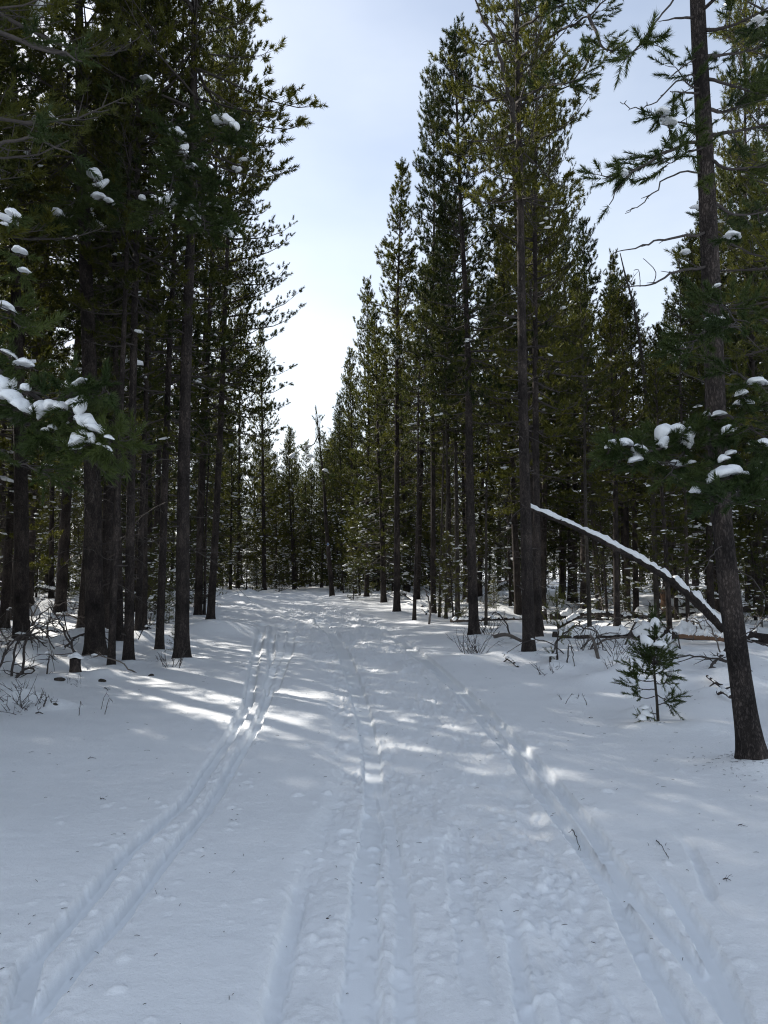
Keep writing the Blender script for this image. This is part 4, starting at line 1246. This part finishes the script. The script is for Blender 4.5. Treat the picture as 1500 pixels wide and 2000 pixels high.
print('trees', count, yc)

# ------------------------------------------------------------------ logs, stump, branches, shrubs
def log(name, pts, r0, r1, label, snow=1.0, seed=0, mat=None, cat='log', n=22, gap=0.0):
    rg = np.random.default_rng(seed)
    pts = np.array(pts, float)
    base = pts[0].copy()
    c = curve_pts(pts - base, n)
    t = np.linspace(0, 1, n)
    rad = (r0 + (r1 - r0) * t) * (1 + 0.06 * rg.normal(size=n))
    root = empty(name, base)
    ac = Acc(); V, F = tube(c, rad, 12)
    V[:n * 12] += rg.normal(0, r0 * 0.03, (n * 12, 3))
    ac.add(V, F)
    for q in range(int(np.linalg.norm(pts[-1] - pts[0]) * 4)):   # broken stubs
        k = int(rg.integers(1, n - 1)); d = unit(rg.normal(0, 1, 3) * [1, 1, 0.6])
        ac.add(*tube(np.array([c[k], c[k] + d * rad[k] * 1.2, c[k] + d * (rad[k] + rg.uniform(0.04, 0.30) * rg.random() ** 0.5)]), [0.016, 0.011, 0.005], 4))
    obj('trunk', ac.mesh('trunk', mat or M_BARK, True), root)
    if snow > 0:
        m = n * 5; cc = curve_pts(pts - base, m)
        rr = np.interp(np.linspace(0, 1, m), t, rad)
        nzv = fbm(np.arange(m) * 0.21 + seed * 7, np.zeros(m) + seed, seed, 3)
        nz2 = fbm(np.arange(m) * 0.55 + seed * 3, np.zeros(m) + 2.2, seed + 5, 2)
        T = unit(np.gradient(cc, axis=0)); A = unit(np.cross(T, [0, 0, 1.0]))
        sides = 12; th = np.arange(sides) * 2 * math.pi / sides
        wv = rr * (1.06 + 0.16 * nz2); hv = rr * snow * np.clip(0.9 + 0.8 * nzv + 0.35 * nz2, 0.12, 2)
        endf = np.clip(np.minimum(np.arange(m), np.arange(m)[::-1]) / 3.0, 0.05, 1)
        cov = 0.06 + 0.94 * sstep(-0.5, -0.32, nzv)
        endf = endf * cov
        sn = np.sin(th)[None, :]
        drop = 0.05 * rr[:, None] * rg.normal(size=(m, sides))
        zz = np.where(sn > 0, sn * hv[:, None], sn * (0.75 + 0.55 * nzv[:, None]) * rr[:, None] * (1 + 0.5 * nz2[:, None])) * endf[:, None] + rr[:, None] * 0.55 + drop
        V = cc[:, None, :] + A[:, None, :] * (wv * endf)[:, None, None] * np.cos(th)[None, :, None] + np.array([0, 0, 1.0]) * zz[..., None]
        i, j = np.meshgrid(np.arange(m - 1), np.arange(sides), indexing='ij')
        a = i * sides + j; b = i * sides + (j + 1) % sides
        F = np.stack([a, b, b + sides, a + sides], -1).reshape(-1, 4)
        obj('snow', mk_mesh('snow', V.reshape(-1, 3), F, M_CLUMP, True), root)
    tag(root, label, cat)
    return root


def gz(px, py, dz=0.0):
    g = G(px, py); g[2] = gh(g[0], g[1]) + dz
    return g


YLg = G(1033, 1283)[1]
log('leaning_log', [P(1445, 1262, 14.2), P(1400, 1215, 13.95), P(1330, 1148, 13.7), P(1240, 1090, 13.4), P(1130, 1033, 13.15), P(1028, 990, 12.95)], 0.10, 0.036,
    'fallen trunk with a ridge of snow leaning from the ground up to a tall pine', 1.5, 3, None, 'log', 30)
log('fallen_log', [gz(1080, 1250, .04), gz(1250, 1256, .05), gz(1400, 1262, .05), gz(1560, 1272, .04)], 0.10, 0.13, 'long snow topped log lying behind the capped sapling', 1.5, 5)
log('fallen_log', [gz(1330, 1266, .16), gz(1385, 1271, .15), gz(1450, 1277, .12)], 0.075, 0.06, 'short reddish log poking out of the snow left of the rightmost trunk', 0.9, 6, M_RUST)
log('fallen_log', [gz(1075, 1212, .08), gz(1240, 1213, .09), gz(1420, 1216, .08)], 0.12, 0.10, 'far snow covered log lying level across the right forest', 1.2, 8)
log('fallen_log', [gz(1270, 1200, .12), gz(1400, 1204, .16), gz(1560, 1200, .12)], 0.13, 0.14, 'dark log with thick snow far behind the leaning log', 1.2, 9)
log('fallen_log', [gz(880, 1219, .10), gz(960, 1222, .16), gz(1034, 1219, .16)], 0.05, 0.035, 'thin snowy log between two right hand trunks', 1.2, 10)
log('fallen_log', [gz(1090, 1230, .10), gz(1150, 1228, .2), gz(1235, 1224, .16)], 0.06, 0.05, 'thin snowy log under the slim grey stem', 1.2, 11)
log('fallen_log', [gz(30, 1172, .55), gz(60, 1160, .62), gz(100, 1168, .3)], 0.08, 0.06, 'snow topped log leaning in the brush pile on the left', 1.0, 12)
log('fallen_log', [gz(35, 1180, .2), gz(75, 1174, .35), gz(110, 1180, .3)], 0.09, 0.07, 'lower snowy log of the brush pile on the left', 1.0, 13)
log('fallen_log', [gz(770, 1170, .25), gz(800, 1180, .15), gz(825, 1190, 0.0)], 0.05, 0.04, 'snowy pole slanting down at the right trail bend', 1.0, 14)
log('fallen_log', [gz(955, 1172, .2), gz(985, 1165, .5), gz(1020, 1160, .8)], 0.07, 0.05, 'snowy log tilted up behind the tall log bearing pine', 1.1, 15)
log('stick', [gz(966, 1262, .16), gz(990, 1266, .15), gz(1018, 1270, .10)], 0.035, 0.03, 'short bare stick lying left of the tall log bearing pine', 0.0, 16, M_DEAD, 'stick', 10)
log('stick', [gz(1155, 1300, .22), gz(1162, 1302, .12), gz(1169, 1306, -.02)], 0.02, 0.03, 'broken stick standing askew in the snow near the arched branch', 0.0, 17, M_DEAD, 'stick', 8)
log('stick', [gz(1382, 1345, .03), gz(1400, 1356, .06), gz(1418, 1366, .05)], 0.018, 0.016, 'dark stick half buried left of the rightmost trunk', 0.6, 18, None, 'stick', 10)
log('stick', [gz(1402, 1378, .03), gz(1414, 1380, .07), gz(1428, 1384, .05)], 0.026, 0.02, 'short snow topped stick near the rightmost trunk', 1.2, 19, None, 'stick', 8)
log('stick', [gz(990, 1293, .05), gz(1000, 1298, .05), gz(1012, 1304, .0)], 0.026, 0.02, 'dark chunk of wood in the snow left of the log bearing pine', 0.6, 20, None, 'stick', 8)

# reddish broken stump
g = gz(1300, 1203)
st = empty('broken_stump', g)
ac = Acc(); ac.add(*tube(np.array([[0, 0, -.2], [0, 0, .2], [0.02, 0, .5], [0.05, 0, .7]]), [0.16, 0.14, 0.13, 0.05], 10))
for q in range(5):
    a = q * 1.25; ac.add(*tube(np.array([[.1 * math.cos(a), .1 * math.sin(a), .4], [.11 * math.cos(a), .11 * math.sin(a), .6 + .08 * q]]), [0.05, 0.01], 5))
obj('wood', ac.mesh('wood', M_RUST), st)
clump(st, np.array(g) + [0, 0, .74], (.26, .24, .14), 0, 0, 870, 2, 'snow_cap')
tag(st, 'reddish splintered stump among the far right logs', 'stump')

# small stump with a snow cap, left
g = gz(146, 1325)
st = empty('tree_stump', g)
sc_ = g[1] / F_PX
V, F = tube(np.array([[0.01, 0, -.15], [0.005, 0, 0.0], [0, 0, .06], [0, 0, .13], [0, 0, .185], [0, 0, .19]]), [0.088, 0.082, 0.076, 0.074, 0.075, 0.05], 14)
V[:, :2] *= 1 + 0.06 * np.sin(np.arange(len(V)) * 2.1)[:, None]
obj('wood', mk_mesh('wood', V, F, M_BARK, False), st)
clump(st, np.array(g) + [0.0, 0, 0.215], (.19, .18, .12), 0.12, 0, 880, 3, 'snow_cap')
tag(st, 'small dark stump with a cushion of snow in front of thick trunk', 'stump')


def branch_thing(name, ctrl, r, label, group=None, seed=0, twigs=6, tl=0.25, mat=None, cat='branch', snow=False):
    rg = np.random.default_rng(seed)
    ctrl = np.array(ctrl, float); base = ctrl[0].copy()
    pts = curve_pts(ctrl - base, 5 * len(ctrl)); n = len(pts)
    L = np.linalg.norm(np.diff(pts, axis=0), axis=1).sum()
    pts[1:-1] += rg.normal(0, 0.008 * L, (n - 2, 3))
    ac = Acc(); ac.add(*tube(pts, np.linspace(r, r * 0.4, n), 6))
    for q in range(twigs):
        k = int(rg.integers(1, n - 1)); d = unit(unit(pts[k + 1] - pts[k - 1]) + rg.normal(0, 0.7, 3)); l = tl * rg.uniform(0.4, 1.2)
        m1 = pts[k] + d * l * 0.5; d2 = unit(d + rg.normal(0, 0.4, 3))
        ac.add(*tube(np.array([pts[k], m1, m1 + d2 * l * 0.5]), [r * 0.45, r * 0.32, r * 0.15], 4))
        if rg.random() < 0.6:
            d3 = unit(d + rg.normal(0, 0.7, 3)); ac.add(*tube(np.array([m1, m1 + d3 * l * 0.4]), [r * 0.25, r * 0.1], 3, cap=False))
    if snow:
        root = empty(name, base)
        obj('wood', ac.mesh('wood', mat or M_BRANCH), root)
        for q in range(int(rg.integers(2, 5))):
            k = int(rg.integers(1, n - 1))
            clump(root, base + pts[k] + [0, 0, r * 1.3], (rg.uniform(.08, .2), .07, .06), 0, rg.random() * 3, seed * 3 + q, 1, 'snow_clump')
        o = root
    else:
        o = obj(name, ac.mesh(name, mat or M_BRANCH), None, base)
    tag(o, label, cat, group)
    return o


branch_thing('arched_branch', [gz(1072, 1306, -.05), gz(1085, 1296, .18), gz(1122, 1296, .42), gz(1160, 1300, .30), gz(1185, 1304, .02)], 0.019, 'thick dead branch arching out of the snow beside thin sapling', None, 900, 10, .35)
branch_thing('bent_branch', [gz(1108, 1308, 0), gz(1112, 1306, .22), gz(1120, 1308, .12), gz(1122, 1312, -.03)], 0.012, 'thin bent twig loop in front of the thin sapling', None, 901, 4, .12)
branch_thing('dead_branch', [gz(1180, 1225, 0), gz(1178, 1222, .45), gz(1172, 1220, .8), gz(1165, 1220, 1.1)], 0.03, 'grey crooked dead branch standing upright right of slim grey stem', None, 902, 8, .5, M_DEAD)
branch_thing('curved_pole', [gz(838, 1218, 0), gz(840, 1216, .4), gz(834, 1214, .75), gz(826, 1212, .9)], 0.035, 'pale bent dead pole by the thin stems on right trail edge', None, 903, 3, .3, M_DEAD)
branch_thing('curved_pole', [gz(896, 1208, 0), gz(890, 1206, .9), gz(880, 1204, 1.5), gz(868, 1202, 1.7)], 0.028, 'thin pale pole curving left in front of grey pine stem', None, 904, 3, .3, M_DEAD, 'branch')
# brush on the left
for k, (a, b, c, d, r, lb) in enumerate([
    ((45, 1322), (48, 1300, .45), (75, 1290, .62), (105, 1300, .30), .020, 'dark branch bowed over the snow left of the small stump'),
    ((22, 1325), (28, 1300, .40), (50, 1290, .55), (90, 1292, .35), .018, 'bowed branch crossing the left brush near the picture edge'),
    ((-10, 1330), (10, 1305, .35), (35, 1285, .55), (60, 1282, .5), .018, 'dark branch rising from the left edge of the brush'),
    ((92, 1328), (93, 1318, .16), (98, 1316, .24), (105, 1318, .18), .012, 'small hooked twig standing left of the stump'),
    ((25, 1338), (50, 1330, .12), (65, 1340, .06), (30, 1342, .02), .016, 'loop of dark twigs lying on the snow below the brush'),
    ((150, 1300), (128, 1290, .35), (115, 1282, .55), (90, 1262, .85), .02, 'branch slanting up left from the foot of thick trunk'),
    ((148, 1288), (130, 1280, .35), (120, 1272, .6), (105, 1280, .3), .014, 'forked twig beside the thick dark trunk'),
    ((0, 1255), (50, 1262, .10), (90, 1275, .12), (125, 1285, .05), .022, 'long dark branch lying across the snow under the brush'),
    ((60, 1230), (85, 1215, .35), (110, 1205, .5), (135, 1195, .6), .02, 'branch rising to the right in the left brush'),
    ((0, 1215), (20, 1222, .14), (40, 1224, .12), (48, 1222, .05), .025, 'dark stick on the snow at far left'),
]):
    branch_thing('dead_branch', [gz(*a, -.04), gz(b[0], a[1] - 3, b[2]), gz(c[0], a[1] - 6, c[2]), gz(d[0], a[1] - 8, d[2])], r, lb, None, 910 + k, 9, .28)
rb = np.random.default_rng(321)
nbr = {'left': 0, 'right': 0}
for _ in range(900):
    side = 'left' if rb.random() < 0.42 else 'right'
    if nbr[side] >= (30 if side == 'left' else 38): continue
    y = rb.uniform(10.5, 27); l, r = corridor(y)
    x = rb.uniform(-edge(y), l - 0.3) if side == 'left' else rb.uniform(r + 0.9, edge(y))
    a = rb.random() * 6.28; L = rb.uniform(0.4, 1.6); hmax = rb.uniform(0.08, 0.55)
    c, s = math.cos(a), math.sin(a) * 0.7
    pts = [np.array([x + c * L * u, y + s * L * u, gh(x + c * L * u, y + s * L * u) + hh]) for u, hh in ((0, -.03), (.3, hmax * .8), (.65, hmax), (1, hmax * rb.uniform(0, 1.2)))]
    branch_thing('fallen_branch', pts, rb.uniform(.009, .024), 'thin dead branch sticking out of the snow in the ' + side + ' undergrowth', 'fallen branches ' + side + ' of the trail',
                 1000 + nbr[side] * 2 + (side == 'left'), int(rb.integers(4, 10)), .3, M_DEAD if rb.random() < 0.4 else None, 'branch', rb.random() < 0.8)
    nbr[side] += 1


def shrub(px, py, n, h, spread, label, group=None, seed=0, name='bare_shrub', r=0.006):
    rg = np.random.default_rng(seed)
    g = gz(px, py); ac = Acc()
    for q in range(n):
        a = rg.random() * 6.28; L = h * rg.uniform(0.5, 1.1)
        b0 = np.array([rg.normal(0, .05), rg.normal(0, .05), -.05]) * (1 + spread)
        d = unit(np.array([math.cos(a) * spread, math.sin(a) * spread, 1.0]))
        p1 = b0 + d * L * .5; d2 = unit(d + rg.normal(0, .25, 3) + [0, 0, .05]); p2 = p1 + d2 * L * .5
        ac.add(*tube(np.array([b0, p1, p2]), [r, r * .7, r * .3], 4))
        for c in range(int(rg.integers(2, 5))):
            u = rg.uniform(.35, .95); p = b0 + (p1 - b0) * min(1, u * 2) if u < .5 else p1 + (p2 - p1) * (u - .5) * 2
            dd = unit(d + rg.normal(0, .6, 3)); l = L * rg.uniform(.15, .4)
            ac.add(*tube(np.array([p, p + dd * l * .5, p + dd * l + [0, 0, .04 * l]]), [r * .5, r * .4, r * .2], 3, cap=False))
    o = obj(name, ac.mesh(name, M_BRANCH), None, g)
    return tag(o, label, 'shrub', group)


shrub(922, 1278, 22, .62, .75, 'bare dark shrub at the foot of the right trail edge pine', None, 1201)
shrub(1075, 1318, 9, .32, .8, 'small bare shrub below the thin sapling', None, 1202)
shrub(1205, 1318, 10, .42, .6, 'bare twiggy shrub left of the capped sapling', None, 1203)
shrub(20, 1378, 14, .38, .9, 'low dark shrub at the left edge nearest the viewer', None, 1204)
shrub(45, 1392, 12, .30, 1.0, 'low twiggy shrub with snow right of the left edge', None, 1205)
shrub(70, 1385, 8, .26, .8, 'sparse twigs poking through snow right of the low shrubs', None, 1206)
shrub(338, 1305, 9, .42, .6, 'thin twigs at the foot of the smooth straight trunk', None, 1207)
shrub(320, 1295, 7, .30, .6, 'few short twigs left of the smooth straight trunk foot', None, 1208)
shrub(150, 1345, 6, .22, .5, 'small dry weed tuft below the stump', None, 1209, 'dry_weed', .003)
shrub(1110, 1370, 4, .2, .6, 'tiny twig tuft in smooth snow left of the capped sapling', None, 1210, r=.005)
shrub(1160, 1345, 6, .14, 1.2, 'short twigs under a snow hump left of the capped sapling', None, 1211)
shrub(1276, 1418, 5, .28, .8, 'thin stems around the foot of the capped sapling', None, 1212, r=.004)
rs = np.random.default_rng(77)
for q in range(30):
    left = q % 2 == 0
    y = rs.uniform(11, 26); l, r = corridor(y)
    x = rs.uniform(-edge(y), l - 0.4) if left else rs.uniform(r + 0.7, edge(y))
    a_, b_ = pix((x, y, 0))
    shrub(a_, b_, int(rs.integers(6, 14)), rs.uniform(.3, .8), rs.uniform(.4, .9), 'bare shrub in the ' + ('left' if left else 'right') + ' undergrowth', 'bare shrubs ' + ('left' if left else 'right') + ' of the trail', 1300 + q)

# small litter on the smooth snow
for k, (p0, p1, r, dz, lb) in enumerate([
    ((1117, 1606), (1133, 1640), .0035, .02, 'dry weed stalk lying on the right ski groove'),
    ((1282, 1640), (1306, 1680), .003, .02, 'thin dry stalk on smooth snow right of the ski grooves'),
    ((205, 1397), (220, 1372), .004, .10, 'thin upright weed stalk on the left snow'),
    ((197, 1388), (214, 1362), .003, .10, 'paler weed stalk beside the dark one on the left snow'),
    ((154, 1400), (160, 1378), .004, .09, 'single short stalk left of the weed pair'),
    ((204, 1347), (211, 1353), .006, .01, 'curved twig on the snow near the bright sun patch'),
    ((172, 1478), (188, 1479), .003, .008, 'tiny twig fragment on smooth left snow'),
    ((196, 1558), (206, 1561), .003, .008, 'tiny dark twig low on the left snow'),
    ((1412, 1715), (1428, 1719), .003, .008, 'tiny twig fragment far right on smooth snow'),
    ((1150, 1400), (1158, 1401), .004, .008, 'small twig chip above the right ski grooves'),
    ((70, 1398), (84, 1400), .008, .015, 'dark bark sliver below the left shrubs'),
    ((85, 1392), (95, 1384), .008, .05, 'curved bark strip right of the left shrubs'),
    ((1442, 1612), (1452, 1614), .003, .008, 'tiny twig fragment below the rightmost trunk'),
]):
    a_, b_ = gz(*p0, .002), gz(*p1, .002)
    if dz > .05: b_ = P(p1[0], p1[1], a_[1])
    m_ = (a_ + b_) / 2 + [0, 0, dz]
    branch_thing('twig', [a_, m_, b_ if dz > .05 else b_ + [0, 0, dz * .5]], r, lb, None, 1400 + k, 3, .04, None, 'twig')
for k, (px, py, w_, lb) in enumerate([(295, 1322, .035, 'brown bark chip on the snow right of the stump'), (200, 1337, .05, 'flat piece of bark half under snow below the stump'), (115, 1342, .06, 'brown wood chunk capped with snow left of the stump'), (108, 1390, .03, 'curled bark piece low on the left snow'), (640, 1785, .008, 'tiny dark speck in the middle of the trail'), (706, 1695, .006, 'tiny dark speck on the central groove')]):
    rg = np.random.default_rng(1500 + k)
    V, F = lump(rg, 2, .3)
    V = V * np.array([w_, w_ * .55, w_ * .6])
    o = obj('bark_piece', mk_mesh('bark_piece', V, F, M_BARKG if k < 4 else M_BARK), None, gz(px, py, w_ * .12))
    tag(o, lb, 'bark')

# needles, lichen bits and bark crumbs strewn on the snow
rl = np.random.default_rng(2024)
ac = Acc()
FEET = [tuple(G(1468, 1503)[:2])] * 3 + [tuple(G(1033, 1283)[:2]), tuple(G(355, 1292)[:2]), tuple(G(186, 1290)[:2]), tuple(G(926, 1244)[:2])]
for q in range(760):
    y = 2.4 + 13 * rl.random() ** 1.3; x = rl.uniform(-0.52, 0.52) * y * 1.05
    if q > 420:
        f_ = FEET[q % len(FEET)]; a_ = rl.random() * 6.28; r_ = 0.12 + abs(rl.normal(0, 0.3)); x = f_[0] + r_ * math.cos(a_); y = f_[1] + r_ * math.sin(a_)
    z = gh(x, y) + 0.003; a = rl.random() * 6.28; L = rl.uniform(0.006, 0.03) * (1 + 0.05 * y)
    d = np.array([math.cos(a), math.sin(a), rl.uniform(-0.1, 0.25)]) * L
    p = np.array([x, y, z])
    ac.add(*tube(np.array([p, p + d * 0.5 + [0, 0, 0.002], p + d]), [0.0012, 0.0014, 0.0008], 3, cap=False))
lt = obj('needle_litter', ac.mesh('needle_litter', M_BRANCH))
tag(lt, 'fine dark needle litter strewn over the snow', 'litter', None, 'stuff')

# every repeated thing that can be told apart is named by what it stands next to
MARKS = [(pix(o.location)[0], o['short']) for o in bpy.data.objects if o.get('short')]
ORD = ['nearest', 'second', 'third', 'fourth', 'fifth', 'sixth', 'seventh', 'eighth', 'ninth', 'tenth', 'eleventh', 'twelfth']
NOUN = {LBL[('L', 'near')][1]: 'background pine', LBL[('R', 'near')][1]: 'background pine', 'young pines left of the trail': 'young undergrowth pine', 'young pines right of the trail': 'young undergrowth pine',
        'fallen branches left of the trail': 'fallen dead branch', 'fallen branches right of the trail': 'fallen dead branch', 'bare shrubs left of the trail': 'bare undergrowth shrub', 'bare shrubs right of the trail': 'bare undergrowth shrub'}
bins = {}
for o in list(bpy.data.objects):
    if o.get('group') in NOUN:
        x_ = pix(o.location)[0]
        m_ = min(MARKS, key=lambda q: abs(q[0] - x_))
        bins.setdefault((NOUN[o['group']], m_[1], 'right' if x_ > m_[0] else 'left'), []).append((abs(x_ - m_[0]), o))
for (noun, short, sd), lst in bins.items():
    for i_, (_, o) in enumerate(sorted(lst, key=lambda q: q[0])):
        if i_ < len(ORD): o['label'] = ORD[i_] + ' ' + noun + ' to the ' + sd + ' of the ' + short
for o in bpy.data.objects:
    if o.get('short'): del o['short']
